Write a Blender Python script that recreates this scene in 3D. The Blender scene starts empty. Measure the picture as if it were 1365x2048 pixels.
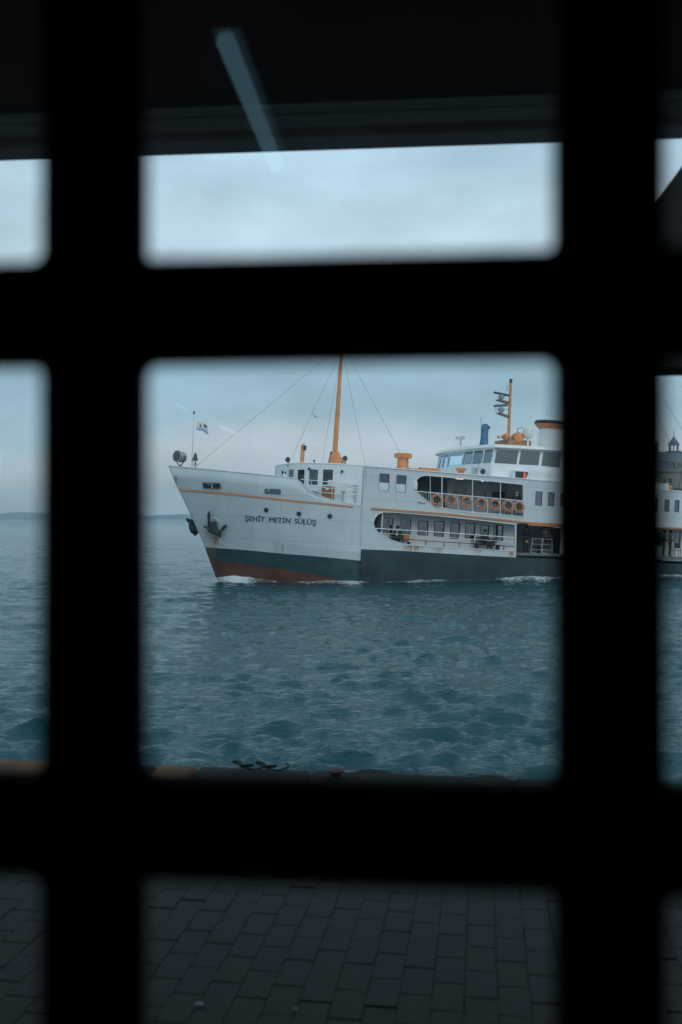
import bpy, bmesh, math, random
import numpy as np
from mathutils import Vector, Matrix, noise
from mathutils.bvhtree import BVHTree

random.seed(7); np.random.seed(7)
R = math.radians
scene = bpy.context.scene
COL = scene.collection

# ---------------------------------------------------------------- camera
CAMZ, F, CX, CY = 3.9, 1990.0, 682.5, 1024.0          # F in photo pixels (1365 wide)
PITCH = math.atan(12 / F)
cam_d = bpy.data.cameras.new("camera"); cam = bpy.data.objects.new("camera", cam_d)
COL.objects.link(cam); scene.camera = cam
cam.location = (0, 0, CAMZ); cam.rotation_euler = (math.pi / 2 + PITCH, 0, 0)
cam_d.sensor_fit = 'HORIZONTAL'; cam_d.sensor_width = 24.0; cam_d.lens = F / 1365 * 24.0
cam_d.clip_start = 0.05; cam_d.clip_end = 20000
cam_d.dof.use_dof = True; cam_d.dof.focus_distance = 58.0; cam_d.dof.aperture_fstop = 2.75

# ---------------------------------------------------------------- world
SUN_EL, SUN_AZ = R(36), R(152)      # azimuth: direction the light comes from, clockwise from +Y
world = bpy.data.worlds.new("World"); scene.world = world; world.use_nodes = True
wn = world.node_tree; wn.nodes.clear(); wl = wn.links
def W_(t, **k):
    n = wn.nodes.new(t)
    for a, b in k.items(): setattr(n, a, b)
    return n
wo = W_('ShaderNodeOutputWorld'); bg = W_('ShaderNodeBackground'); bg.inputs[1].default_value = 0.1
sky = W_('ShaderNodeTexSky', sky_type='NISHITA', sun_disc=False, sun_elevation=SUN_EL, sun_rotation=SUN_AZ,
         air_density=1.0, dust_density=0.6, ozone_density=2.0)
tc = W_('ShaderNodeTexCoord'); sep = W_('ShaderNodeSeparateXYZ'); wl.new(tc.outputs['Generated'], sep.inputs[0])
# overcast cloud deck: tint by elevation, broken by drifting noise
ramp = W_('ShaderNodeValToRGB'); el = ramp.color_ramp.elements
stops = [(0.0, (4.9, 5.4, 6.0)), (0.03, (5.9, 5.95, 6.1)), (0.065, (5.6, 5.95, 6.3)), (0.095, (3.25, 4.7, 5.5)),
         (0.17, (2.9, 4.5, 5.4)), (0.25, (5.0, 6.35, 7.05)), (0.36, (4.0, 5.75, 6.85)), (1.0, (4.4, 6.6, 7.7))]
while len(el) < len(stops): el.new(0.5)
for e, (p, c) in zip(el, stops): e.position = p; e.color = (c[0] / 10, c[1] / 10, c[2] / 10, 1)
mp = W_('ShaderNodeMapping'); mp.inputs['Scale'].default_value = (1.6, 1.6, 4.0)
wl.new(tc.outputs['Generated'], mp.inputs[0])
n1 = W_('ShaderNodeTexNoise'); n1.inputs['Scale'].default_value = 1.7; n1.inputs['Detail'].default_value = 7; n1.inputs['Roughness'].default_value = .52
wl.new(mp.outputs[0], n1.inputs['Vector'])
wob = W_('ShaderNodeMath', operation='MULTIPLY_ADD'); wob.inputs[1].default_value = 0.10; 
wl.new(n1.outputs[0], wob.inputs[0])
zoff = W_('ShaderNodeMath', operation='ADD'); zoff.inputs[1].default_value = -0.05
wl.new(sep.outputs[2], zoff.inputs[0]); wl.new(zoff.outputs[0], wob.inputs[2]); wl.new(wob.outputs[0], ramp.inputs[0])
n2 = W_('ShaderNodeTexNoise'); n2.inputs['Scale'].default_value = 3.1; n2.inputs['Detail'].default_value = 8; n2.inputs['Roughness'].default_value = .55
wl.new(mp.outputs[0], n2.inputs['Vector'])
r2 = W_('ShaderNodeMapRange'); r2.inputs[1].default_value = .35; r2.inputs[2].default_value = .68; r2.inputs[3].default_value = .82; r2.inputs[4].default_value = 1.17
wl.new(n2.outputs[0], r2.inputs[0])
sc10 = W_('ShaderNodeVectorMath', operation='SCALE'); sc10.inputs[3].default_value = 10.0
wl.new(ramp.outputs[0], sc10.inputs[0])
scn = W_('ShaderNodeVectorMath', operation='SCALE'); wl.new(sc10.outputs[0], scn.inputs[0]); wl.new(r2.outputs[0], scn.inputs[3])
mixw = W_('ShaderNodeMix', data_type='RGBA'); mixw.inputs[0].default_value = 0.92
wl.new(sky.outputs[0], mixw.inputs[6]); wl.new(scn.outputs[0], mixw.inputs[7]); wl.new(mixw.outputs[2], bg.inputs[0])
wl.new(bg.outputs[0], wo.inputs[0])

sun_d = bpy.data.lights.new("sun", 'SUN'); sun = bpy.data.objects.new("sun", sun_d); COL.objects.link(sun)
sun_d.energy = 0.65; sun_d.angle = R(30); sun_d.color = (1.0, .98, .95)
sd = Vector((math.sin(SUN_AZ) * math.cos(SUN_EL), math.cos(SUN_AZ) * math.cos(SUN_EL), math.sin(SUN_EL)))
sun.rotation_euler = (-sd).to_track_quat('-Z', 'Y').to_euler(); sun.location = (0, -20, 60)
vs = scene.view_settings; vs.view_transform = 'Standard'; vs.look = 'None'; vs.exposure = 0.36; vs.gamma = 1.0; vs.use_curve_mapping = False
scene.cycles.use_denoising = True
scene.cycles.transparent_max_bounces = 24; scene.cycles.max_bounces = 6; scene.cycles.volume_bounces = 0
scene.cycles.sample_clamp_indirect = 6.0

# ---------------------------------------------------------------- geometry of the view
def raydir(px, py):
    f = Vector((0, math.cos(PITCH), math.sin(PITCH))); u = Vector((0, -math.sin(PITCH), math.cos(PITCH)))
    return f * F + Vector((1, 0, 0)) * (px - CX) + u * (CY - py)
CAM = Vector((0, 0, CAMZ))
def WP(px, py, depth):
    d = raydir(px, py); return CAM + d * (depth / d.y)
THETA, PHI = R(18), 0.050
s0 = raydir(437, 1163); S0 = CAM + s0 * (-CAMZ / s0.z)          # stem meets the water
M = Matrix.Translation(S0) @ Matrix.Rotation(THETA, 4, 'Z') @ Matrix.Rotation(PHI, 4, 'Y')
MI = M.inverted(); LCAM = MI @ CAM
def P(px, py, b):
    """point of the ferry (own frame: x aft, -y port, z up) that lies on the plane y=-b"""
    d = MI.to_3x3() @ raydir(px, py); t = (-b - LCAM.y) / d.y
    return LCAM + d * t
def waterz(a, y=0.0):        # height of the sea in ferry coordinates
    return a * math.tan(PHI)

# ---------------------------------------------------------------- materials
MATS = {}
def mat(name, col, rough=.5, metal=0, var=.12, scale=3.0, bump=0.0, bscale=20.0, emit=None, estr=1.0, spec=.5, detail=6, stretch=(1, 1, 1), rust=0.0, rustcol=(.30, .10, .03), plates=False):
    if name in MATS: return MATS[name]
    m = bpy.data.materials.new(name); m.use_nodes = True; nt = m.node_tree; b = nt.nodes['Principled BSDF']
    b.inputs['Roughness'].default_value = rough; b.inputs['Metallic'].default_value = metal
    b.inputs['Specular IOR Level'].default_value = spec
    t = nt.nodes.new('ShaderNodeTexCoord'); mpn = nt.nodes.new('ShaderNodeMapping'); mpn.inputs['Scale'].default_value = stretch
    nt.links.new(t.outputs['Object'], mpn.inputs[0])
    nz = nt.nodes.new('ShaderNodeTexNoise'); nz.inputs['Scale'].default_value = scale; nz.inputs['Detail'].default_value = detail
    nt.links.new(mpn.outputs[0], nz.inputs['Vector'])
    cr = nt.nodes.new('ShaderNodeValToRGB')
    a, z = cr.color_ramp.elements; a.position = .3; z.position = .7
    a.color = (*[max(0, c * (1 - var)) for c in col], 1); z.color = (*[min(1, c * (1 + var)) for c in col], 1)
    nt.links.new(nz.outputs[0], cr.inputs[0]); out = cr.outputs[0]
    if rust > 0:
        n3 = nt.nodes.new('ShaderNodeTexNoise'); n3.inputs['Scale'].default_value = 1.0; n3.inputs['Detail'].default_value = 9; n3.inputs['Roughness'].default_value = .7
        m3 = nt.nodes.new('ShaderNodeMapping'); m3.inputs['Scale'].default_value = (2.6, 2.6, .35)
        nt.links.new(t.outputs['Object'], m3.inputs[0]); nt.links.new(m3.outputs[0], n3.inputs['Vector'])
        r3 = nt.nodes.new('ShaderNodeMapRange'); r3.inputs[1].default_value = .58; r3.inputs[2].default_value = .78; r3.inputs[4].default_value = rust
        nt.links.new(n3.outputs[0], r3.inputs[0])
        mx = nt.nodes.new('ShaderNodeMix'); mx.data_type = 'RGBA'; mx.inputs[7].default_value = (*rustcol, 1)
        nt.links.new(r3.outputs[0], mx.inputs[0]); nt.links.new(out, mx.inputs[6]); out = mx.outputs[2]
    if plates:      # welded shell plating: faint seams between plates
        sx = nt.nodes.new('ShaderNodeSeparateXYZ'); cx = nt.nodes.new('ShaderNodeCombineXYZ'); nt.links.new(t.outputs['Object'], sx.inputs[0])
        nt.links.new(sx.outputs[0], cx.inputs[0]); nt.links.new(sx.outputs[2], cx.inputs[1]); bk = nt.nodes.new('ShaderNodeTexBrick')
        bk.inputs['Scale'].default_value = 1.0; bk.inputs['Brick Width'].default_value = 2.7; bk.inputs['Row Height'].default_value = 1.35; bk.inputs['Mortar Size'].default_value = .012
        bk.inputs['Color1'].default_value = (1, 1, 1, 1); bk.inputs['Color2'].default_value = (.955, .955, .955, 1); bk.inputs['Mortar'].default_value = (.72, .70, .68, 1)
        nt.links.new(cx.outputs[0], bk.inputs['Vector']); mu = nt.nodes.new('ShaderNodeMix'); mu.data_type = 'RGBA'; mu.blend_type = 'MULTIPLY'; mu.inputs[0].default_value = 1
        nt.links.new(out, mu.inputs[6]); nt.links.new(bk.outputs[0], mu.inputs[7]); out = mu.outputs[2]
    nt.links.new(out, b.inputs['Base Color'])
    rr = nt.nodes.new('ShaderNodeMapRange'); rr.inputs[3].default_value = max(0, rough - .08); rr.inputs[4].default_value = min(1, rough + .1)
    nt.links.new(nz.outputs[0], rr.inputs[0]); nt.links.new(rr.outputs[0], b.inputs['Roughness'])
    if bump:
        nb = nt.nodes.new('ShaderNodeTexNoise'); nb.inputs['Scale'].default_value = bscale; nb.inputs['Detail'].default_value = 5
        nt.links.new(mpn.outputs[0], nb.inputs['Vector'])
        bp = nt.nodes.new('ShaderNodeBump'); bp.inputs['Strength'].default_value = bump; bp.inputs['Distance'].default_value = .02
        nt.links.new(nb.outputs[0], bp.inputs['Height']); nt.links.new(bp.outputs[0], b.inputs['Normal'])
    if emit:
        b.inputs['Emission Color'].default_value = (*emit, 1); b.inputs['Emission Strength'].default_value = estr
    MATS[name] = m; return m
def glassmat(name, tint, refl=.12, rough=.02):
    if name in MATS: return MATS[name]
    m = bpy.data.materials.new(name); m.use_nodes = True; nt = m.node_tree; nt.nodes.clear()
    o = nt.nodes.new('ShaderNodeOutputMaterial'); tr = nt.nodes.new('ShaderNodeBsdfTransparent'); gl = nt.nodes.new('ShaderNodeBsdfGlossy')
    tr.inputs[0].default_value = (*tint, 1); gl.inputs['Roughness'].default_value = rough; gl.inputs['Color'].default_value = (.70, .88, 1, 1)
    fr = nt.nodes.new('ShaderNodeFresnel'); fr.inputs[0].default_value = 1.45
    ml = nt.nodes.new('ShaderNodeMath'); ml.operation = 'MULTIPLY'; ml.use_clamp = True; ml.inputs[1].default_value = refl / .034
    mx = nt.nodes.new('ShaderNodeMixShader')
    nt.links.new(fr.outputs[0], ml.inputs[0]); nt.links.new(ml.outputs[0], mx.inputs[0])
    nt.links.new(tr.outputs[0], mx.inputs[1]); nt.links.new(gl.outputs[0], mx.inputs[2]); nt.links.new(mx.outputs[0], o.inputs[0])
    MATS[name] = m; return m

WHITE = mat('white_paint', (.76, .78, .78), .38, var=.05, scale=.8, bump=.08, bscale=2.2, rust=.10)
HULLW = mat('hull_grey_white_paint', (.55, .60, .62), .42, var=.07, scale=.7, bump=.16, bscale=1.6, rust=.16, rustcol=(.32, .22, .16), plates=True)
HULLP = mat('hull_plate_paint', (.49, .54, .56), .42, var=.08, scale=.7, bump=.16, bscale=1.6, rust=.15, rustcol=(.32, .22, .16), plates=True)
BLACKH = mat('dark_green_black_hull', (.016, .052, .060), .5, var=.35, scale=1.5, bump=.2, bscale=3, rust=.12)
REDH = mat('antifouling_red', (.105, .038, .022), .75, var=.45, scale=1.3, bump=.3, bscale=5, rust=.3, rustcol=(.04, .02, .015))
BLACKS = mat('black_sponson', (.013, .037, .044), .55, var=.4, scale=1.2, bump=.25, bscale=4, rust=.25, rustcol=(.10, .055, .035))
ORANGE = mat('orange_paint', (.60, .23, .085), .55, var=.28, scale=2.4, bump=.2, rust=.55, rustcol=(.28, .12, .06))
MASTO = mat('mast_orange', (.62, .25, .095), .55, var=.25, scale=2.0, rust=.5, rustcol=(.30, .13, .06))
STRIPE = mat('orange_stripe', (.50, .23, .10), .55, var=.2, scale=1.2, rust=.35, rustcol=(.20, .10, .06))
DARK = mat('dark_steel', (.03, .04, .045), .55, var=.3)
BLACK = mat('black_paint', (.012, .014, .016), .5, var=.3)
RAILW = mat('rail_white', (.72, .73, .73), .4, var=.08)
GREY = mat('mid_grey_metal', (.30, .32, .33), .5, var=.2)
INTD = mat('interior_dark', (.34, .38, .40), .7, var=.25, scale=1.0)
INTC = mat('interior_ceiling', (.30, .32, .33), .6, var=.1)
DECK = mat('deck_paint', (.14, .15, .15), .7, var=.25, scale=2)
INW = mat('inner_wall_paint', (.62, .64, .64), .45, var=.06, scale=1)
WOODB = mat('varnished_brown', (.30, .115, .045), .5, var=.25, scale=4, stretch=(1, 1, 6))
BLUE = mat('blue_tarp', (.055, .155, .27), .65, var=.25, scale=5, bump=.6, bscale=6)
RINGO = mat('buoy_orange', (.46, .165, .065), .55, var=.12, scale=5)
RINGW = mat('buoy_white_band', (.75, .75, .73), .5, var=.06)
BUOYB = mat('buoy_faded_band', (.58, .40, .30), .6)
DOME = mat('dome_pale', (.62, .62, .56), .45, var=.06)
WINDOWG = glassmat('window_glass_dark', (.18, .25, .30), .14)
WINDOWW = glassmat('wheelhouse_glass', (.55, .66, .70), .16)
WINDOWS = glassmat('saloon_glass', (.90, .94, .95), .06)
WINDOWC = glassmat('window_glass_clear', (.72, .80, .82), .08)
PANE = glassmat('pane_glass', (.97, .99, 1.0), .085)

# ---------------------------------------------------------------- mesh helpers
class MB:
    def __init__(s): s.v = []; s.f = []; s.m = []
    def add(s, vs_, fs, mi=0):
        o = len(s.v); s.v += [tuple(v) for v in vs_]; s.f += [tuple(i + o for i in f) for f in fs]; s.m += [mi] * len(fs); return s
    def box(s, c, d, mi=0, rot=None):
        hx, hy, hz = d[0] / 2, d[1] / 2, d[2] / 2
        pts = [Vector((x, y, z)) for x in (-hx, hx) for y in (-hy, hy) for z in (-hz, hz)]
        if rot is not None: pts = [rot @ p for p in pts]
        c = Vector(c)
        return s.add([p + c for p in pts], [(0, 1, 3, 2), (4, 6, 7, 5), (0, 4, 5, 1), (2, 3, 7, 6), (0, 2, 6, 4), (1, 5, 7, 3)], mi)
    def hexa(s, lo, hi, mi=0):       # lo / hi: 4 corners each
        return s.add(list(lo) + list(hi), [(3, 2, 1, 0), (4, 5, 6, 7), (0, 1, 5, 4), (1, 2, 6, 5), (2, 3, 7, 6), (3, 0, 4, 7)], mi)
    def tube(s, pts, r, n=6, mi=0, cap=True):
        pts = [Vector(p) for p in pts]; k = len(pts); rr = r if isinstance(r, (list, tuple)) else [r] * k
        rings = []; prev = None
        for i, p in enumerate(pts):
            t = (pts[min(i + 1, k - 1)] - pts[max(i - 1, 0)]).normalized()
            if prev is None:
                u = t.orthogonal().normalized()
            else:
                u = (prev - t * prev.dot(t)).normalized()
            prev = u; w = t.cross(u)
            rings.append([p + (u * math.cos(2 * math.pi * j / n) + w * math.sin(2 * math.pi * j / n)) * rr[i] for j in range(n)])
        vv = [v for r_ in rings for v in r_]; ff = []
        for i in range(k - 1):
            for j in range(n):
                ff.append((i * n + j, i * n + (j + 1) % n, (i + 1) * n + (j + 1) % n, (i + 1) * n + j))
        if cap: ff.append(tuple(range(n))[::-1]); ff.append(tuple((k - 1) * n + j for j in range(n)))
        return s.add(vv, ff, mi)
    def lathe(s, prof, c, n=20, mi=0, axis=None, sx=1.0, sy=1.0):   # prof: (r, z)
        q = Matrix.Identity(3) if axis is None else Vector(axis).to_track_quat('Z', 'Y').to_matrix()
        c = Vector(c); vv = []; ff = []; k = len(prof)
        for (r, z) in prof:
            for j in range(n):
                t = 2 * math.pi * j / n; vv.append(c + q @ Vector((r * math.cos(t) * sx, r * math.sin(t) * sy, z)))
        for i in range(k - 1):
            for j in range(n): ff.append((i * n + j, i * n + (j + 1) % n, (i + 1) * n + (j + 1) % n, (i + 1) * n + j))
        ff.append(tuple(range(n))[::-1]); ff.append(tuple((k - 1) * n + j for j in range(n)))
        return s.add(vv, ff, mi)
    def torus(s, c, R_, r, axis=(0, 1, 0), n=24, k=8, mi=0, a0=0, a1=2 * math.pi):
        q = Vector(axis).to_track_quat('Z', 'Y').to_matrix(); c = Vector(c); full = abs(a1 - a0 - 2 * math.pi) < 1e-6
        cnt = n if full else n + 1; vv = []; ff = []
        for i in range(cnt):
            t = a0 + (a1 - a0) * i / n
            for j in range(k):
                p = 2 * math.pi * j / k
                vv.append(c + q @ Vector(((R_ + r * math.cos(p)) * math.cos(t), (R_ + r * math.cos(p)) * math.sin(t), r * math.sin(p))))
        for i in range(n):
            i2 = (i + 1) % cnt
            for j in range(k): ff.append((i * k + j, i2 * k + j, i2 * k + (j + 1) % k, i * k + (j + 1) % k))
        return s.add(vv, ff, mi)
    def prism(s, poly, z0, z1, mi=0):         # poly in xy; z may be callables
        f0 = z0 if callable(z0) else (lambda x: z0); f1 = z1 if callable(z1) else (lambda x: z1); n = len(poly)
        vv = [(x, y, f0(x)) for x, y in poly] + [(x, y, f1(x)) for x, y in poly]
        ff = [tuple(range(n))[::-1], tuple(range(n, 2 * n))] + [(i, (i + 1) % n, n + (i + 1) % n, n + i) for i in range(n)]
        return s.add(vv, ff, mi)
    def build(s, name, mats, parent=None, smooth=False, mw=None, bevel=0, angle=40):
        me = bpy.data.meshes.new(name); me.from_pydata(s.v, [], s.f)
        mats = mats if isinstance(mats, (list, tuple)) else [mats]
        for m in mats: me.materials.append(m)
        me.polygons.foreach_set('material_index', s.m)
        bm = bmesh.new(); bm.from_mesh(me); bmesh.ops.recalc_face_normals(bm, faces=bm.faces)
        if bevel: bmesh.ops.bevel(bm, geom=list(bm.edges), offset=bevel, segments=1, affect='EDGES')
        bm.to_mesh(me); bm.free()
        if smooth:
            me.polygons.foreach_set('use_smooth', [True] * len(me.polygons)); me.set_sharp_from_angle(angle=R(angle))
        me.update(); return link(name, me, parent, mw)
def link(name, me, parent=None, mw=None):
    o = bpy.data.objects.new(name, me); COL.objects.link(o)
    if parent is not None: o.parent = parent
    if mw is not None: o.matrix_world = mw
    return o
def tag(o, label=None, cat=None, group=None, kind=None):
    if label: o['label'] = label
    if cat: o['category'] = cat
    if group: o['group'] = group
    if kind: o['kind'] = kind
    return o
def empty(name, mw=None):
    o = bpy.data.objects.new(name, None); COL.objects.link(o); o.empty_display_size = .3
    if mw is not None: o.matrix_world = mw
    return o
def plate2d(outer, holes, thick):
    """flat sheet with real holes: vertices (u, v, w) and faces"""
    cu = bpy.data.curves.new('tmp', 'CURVE'); cu.dimensions = '2D'; cu.fill_mode = 'BOTH'; cu.extrude = thick / 2
    for poly in [outer] + list(holes):
        sp = cu.splines.new('POLY'); sp.points.add(len(poly) - 1)
        for q, p in zip(sp.points, poly): q.co = (p[0], p[1], 0, 1)
        sp.use_cyclic_u = True
    o = bpy.data.objects.new('tmp', cu); COL.objects.link(o)
    dg = bpy.context.evaluated_depsgraph_get(); me = bpy.data.meshes.new_from_object(o.evaluated_get(dg))
    vv = [tuple(v.co) for v in me.vertices]; ff = [tuple(p.vertices) for p in me.polygons]
    bpy.data.objects.remove(o); bpy.data.curves.remove(cu); bpy.data.meshes.remove(me)
    return vv, ff
def rrect(x0, x1, z0, z1, r=.06, n=4):
    pts = []
    for cx, cz, a in ((x1 - r, z1 - r, 0), (x0 + r, z1 - r, 90), (x0 + r, z0 + r, 180), (x1 - r, z0 + r, 270)):
        for i in range(n + 1):
            t = R(a + 90 * i / n); pts.append((cx + r * math.cos(t), cz + r * math.sin(t)))
    return pts
def smoothpoly(pts, it=2):
    for _ in range(it):
        q = []
        for i in range(len(pts)):
            a, b = pts[i], pts[(i + 1) % len(pts)]
            q += [(a[0] * .75 + b[0] * .25, a[1] * .75 + b[1] * .25), (a[0] * .25 + b[0] * .75, a[1] * .25 + b[1] * .75)]
        pts = q
    return pts
def lineZ(pix, b):
    pts = sorted([(q.x, q.z) for q in (P(x, y, b) for x, y in pix)])
    xs = [p[0] for p in pts]; zs = [p[1] for p in pts]
    def f(a):
        if a > xs[-1]: return zs[-1] + (a - xs[-1]) * (zs[-1] - zs[-2]) / (xs[-1] - xs[-2])
        if a < xs[0]: return zs[0] + (a - xs[0]) * (zs[1] - zs[0]) / (xs[1] - xs[0])
        return float(np.interp(a, xs, zs))
    return f
def AZ(px, py, b):
    q = P(px, py, b); return (q.x, q.z)

# ================================================================= THE SETTING
# ---------------- water: one sheet to the horizon, wind chop as real waves near by
def make_water():
    dist = [2.0]
    while dist[-1] < 170: dist.append(dist[-1] + max(.045, dist[-1] * .005))
    while dist[-1] < 2560: dist.append(dist[-1] * 1.02)
    ang = list(np.linspace(-25, 25, 760)); step = 1.2
    lo, hi = [], []
    a = 26.0
    while a < 58: a += step; step *= 1.12; hi.append(a); lo.insert(0, -a)
    ang = np.radians(np.array(lo + ang + hi)); dist = np.array(dist)
    D, A = np.meshgrid(dist, ang, indexing='ij')
    X = D * np.tan(A); Y = D.copy(); 
    spc = np.maximum(np.gradient(dist)[:, None], D * np.gradient(np.tan(ang))[None, :])
    Z = np.zeros_like(X); DX = np.zeros_like(X); DY = np.zeros_like(X)
    rng = np.random.RandomState(11)
    env = np.zeros_like(X)
    for i in range(14):
        lam = rng.uniform(2.0, 6); k = 2 * math.pi / lam; th = rng.rand() * 6.283; env += np.cos(k * math.cos(th) * X * .6 + k * math.sin(th) * Y + rng.rand() * 6.283)
    env = np.clip(.97 + .10 * env, .7, 1.35)
    for i in range(240):
        lam = .24 * (4.2 / .24) ** (rng.rand() ** 1.2); k = 2 * math.pi / lam
        th = R(-102) + rng.randn() * R(33 if lam < 1.0 else 30); kx, ky = k * math.cos(th), k * math.sin(th); ph = rng.rand() * 6.283
        slope = .040 * (1.0 if lam < .75 else (.75 / lam) ** .85); amp = slope / k
        wgt = np.clip((lam / (spc * 2.6) - .6), 0, 1)
        arg = kx * X + ky * Y + ph; s_, c_ = np.sin(arg), np.cos(arg)
        wgt = wgt * (env if lam < 1.6 else 1.0); Z += wgt * amp * c_; DX -= .85 * wgt * amp * s_ * math.cos(th); DY -= .85 * wgt * amp * s_ * math.sin(th)
    # gusts make rougher and calmer patches
    patch = .75 + .35 * np.sin(X * .11 + Y * .05 + 1.0) * np.sin(Y * .13 - X * .04) + .12 * np.sin(X * .31 - Y * .21)
    Z *= patch; X = X + DX; Y = Y + DY
    nr, nc = X.shape; co = np.stack([X, Y, Z], -1).reshape(-1, 3)
    idx = np.arange(nr * nc).reshape(nr, nc)
    q = np.stack([idx[:-1, :-1], idx[:-1, 1:], idx[1:, 1:], idx[1:, :-1]], -1).reshape(-1, 4)
    me = bpy.data.meshes.new('water'); me.vertices.add(len(co)); me.vertices.foreach_set('co', co.ravel())
    me.loops.add(q.size); me.loops.foreach_set('vertex_index', q.ravel()); me.polygons.add(len(q))
    me.polygons.foreach_set('loop_start', np.arange(0, q.size, 4)); me.polygons.foreach_set('loop_total', np.full(len(q), 4))
    me.polygons.foreach_set('use_smooth', np.ones(len(q), bool)); me.update(); me.validate()
    m = bpy.data.materials.new('sea_water'); m.use_nodes = True; nt = m.node_tree; b = nt.nodes['Principled BSDF']
    b.inputs['Base Color'].default_value = (.003, .052, .065, 1); b.inputs['Roughness'].default_value = .03; b.inputs['IOR'].default_value = 1.333
    t = nt.nodes.new('ShaderNodeTexCoord'); mp_ = nt.nodes.new('ShaderNodeMapping'); mp_.inputs['Scale'].default_value = (.45, 1.6, 1); mp_.inputs['Rotation'].default_value = (0, 0, R(9))
    nt.links.new(t.outputs['Object'], mp_.inputs[0])
    na = nt.nodes.new('ShaderNodeTexNoise'); na.inputs['Scale'].default_value = 6.5; na.inputs['Detail'].default_value = 5; na.inputs['Roughness'].default_value = .62
    nb = nt.nodes.new('ShaderNodeTexNoise'); nb.inputs['Scale'].default_value = 1.7; nb.inputs['Detail'].default_value = 6
    nt.links.new(mp_.outputs[0], na.inputs['Vector']); nt.links.new(mp_.outputs[0], nb.inputs['Vector'])
    b1 = nt.nodes.new('ShaderNodeBump'); b1.inputs['Strength'].default_value = .85; b1.inputs['Distance'].default_value = .085
    b2 = nt.nodes.new('ShaderNodeBump'); b2.inputs['Strength'].default_value = .6; b2.inputs['Distance'].default_value = .20
    nt.links.new(na.outputs[0], b1.inputs['Height']); nt.links.new(nb.outputs[0], b2.inputs['Height']); nt.links.new(b2.outputs[0], b1.inputs['Normal'])
    nt.links.new(b1.outputs[0], b.inputs['Normal'])
    me.materials.append(m); tag(link('water', me), kind='structure')
make_water()

# ---------------- far shore: low wooded hills
def make_shore():
    n, k = 700, 7; vv = []; ff = []; m = MB()
    x0, x1 = -4600, 4600
    for i in range(n):
        x = x0 + (x1 - x0) * i / (n - 1)
        h = 10 + 7 * noise.noise((x * .0016, 3.3, 0)) + 9 * noise.noise((x * .006, 1.3, 0)) + 5.0 * noise.noise((x * .02, 7.1, 0)) + 7.0 * abs(noise.noise((x * .045, 2.2, 5)))
        h = max(h, 5)
        prof = [(0, -2), (6, 1.5), (30, h * .35), (70, h * .7), (130, h), (260, h * 1.05), (500, -2)]
        for j, (dy, z) in enumerate(prof):
            zz = z + (2.2 * noise.noise((x * .05, dy * .05, 9)) if 0 < j < 6 else 0)
            vv.append((x, 2500 + dy + 60 * noise.noise((x * .002, 0, 4)), zz))
    for i in range(n - 1):
        for j in range(k - 1): ff.append((i * k + j, (i + 1) * k + j, (i + 1) * k + j + 1, i * k + j + 1))
    m.add(vv, ff); tag(m.build('far_shore_hills', mat('shore_wood', (.07, .085, .065), .9, var=.5, scale=.05, detail=8), smooth=True), kind='structure')
make_shore()

# ---------------- frames of reference for the quay, the window and the hall
QZ = CAMZ - 1.65                                  # top of the paving
GANG = R(-5.0)
MG = Matrix.Translation((0, .80, 0)) @ Matrix.Rotation(GANG, 4, 'Z')      # x along the window, y out to sea
MQ = Matrix.Translation((0, .80, 0)) @ Matrix.Rotation(R(-8.0), 4, 'Z')   # the quay edge runs a little askew
MW = Matrix.Translation((0, .50, 0)) @ Matrix.Rotation(GANG, 4, 'Z')      # window and hall
MWI = MW.inverted()
def G(px, py, v=0.0, Mx=MG):
    I = Mx.inverted(); o = I @ CAM; d = I.to_3x3() @ raydir(px, py); t = (v - o.y) / d.y; return o + d * t

CONC = mat('quay_concrete', (.20, .205, .20), .85, var=.3, scale=3, bump=.5, bscale=30)
JOINT = mat('joint_sand', (.0125, .013, .013), .95, var=.3, scale=20)
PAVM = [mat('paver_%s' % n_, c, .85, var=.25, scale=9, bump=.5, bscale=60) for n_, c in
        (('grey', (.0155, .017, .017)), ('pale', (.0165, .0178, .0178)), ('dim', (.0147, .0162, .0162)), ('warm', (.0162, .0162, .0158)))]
QV = 5.14
quay = MB().box((0, (QV - .9) / 2, QZ - 1.6), (40, QV + .9, 3.05)).build('quay', CONC, mw=MQ); tag(quay, kind='structure')
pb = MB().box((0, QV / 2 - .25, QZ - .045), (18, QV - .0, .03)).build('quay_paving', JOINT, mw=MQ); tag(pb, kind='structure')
PW, PL, JT = .112, .205, .0045
def paver_bm(w, l):
    m = MB(); c = .003; h = .028
    lo = [(-w / 2, -l / 2, -h), (w / 2, -l / 2, -h), (w / 2, l / 2, -h), (-w / 2, l / 2, -h)]
    mid = [(x, y, -c) for x, y, _ in lo]; top = [(x * (1 - 2 * c / w), y * (1 - 2 * c / l), 0) for x, y, _ in lo]
    return lo + mid + top, [(8, 9, 10, 11)] + [(i, (i + 1) % 4, 4 + (i + 1) % 4, 4 + i) for i in range(4)] + [(4 + i, 4 + (i + 1) % 4, 8 + (i + 1) % 4, 8 + i) for i in range(4)]
pv, pf = paver_bm(PW - .0012, PL - .0032)
pmesh = []
for m_ in PAVM:
    me = bpy.data.meshes.new('paver'); me.from_pydata(pv, [], pf); me.materials.append(m_); me.update(); pmesh.append(me)
rest = MB(); rng = random.Random(3); cells = []
for i in range(-60, 61):
    for j in range(-4, 25):
        x = i * PW; y = j * PL + (PL / 2 if i % 2 else 0)
        if -.15 < y < QV - .5 - PL / 2: cells.append((x, y))
near = sorted([c for c in cells if 2.0 < c[1] < 3.72 and abs(c[0]) < .46 * (c[1] + .8) + .0], key=lambda c: abs(c[0]))[:290]
ns = set(near)
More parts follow.
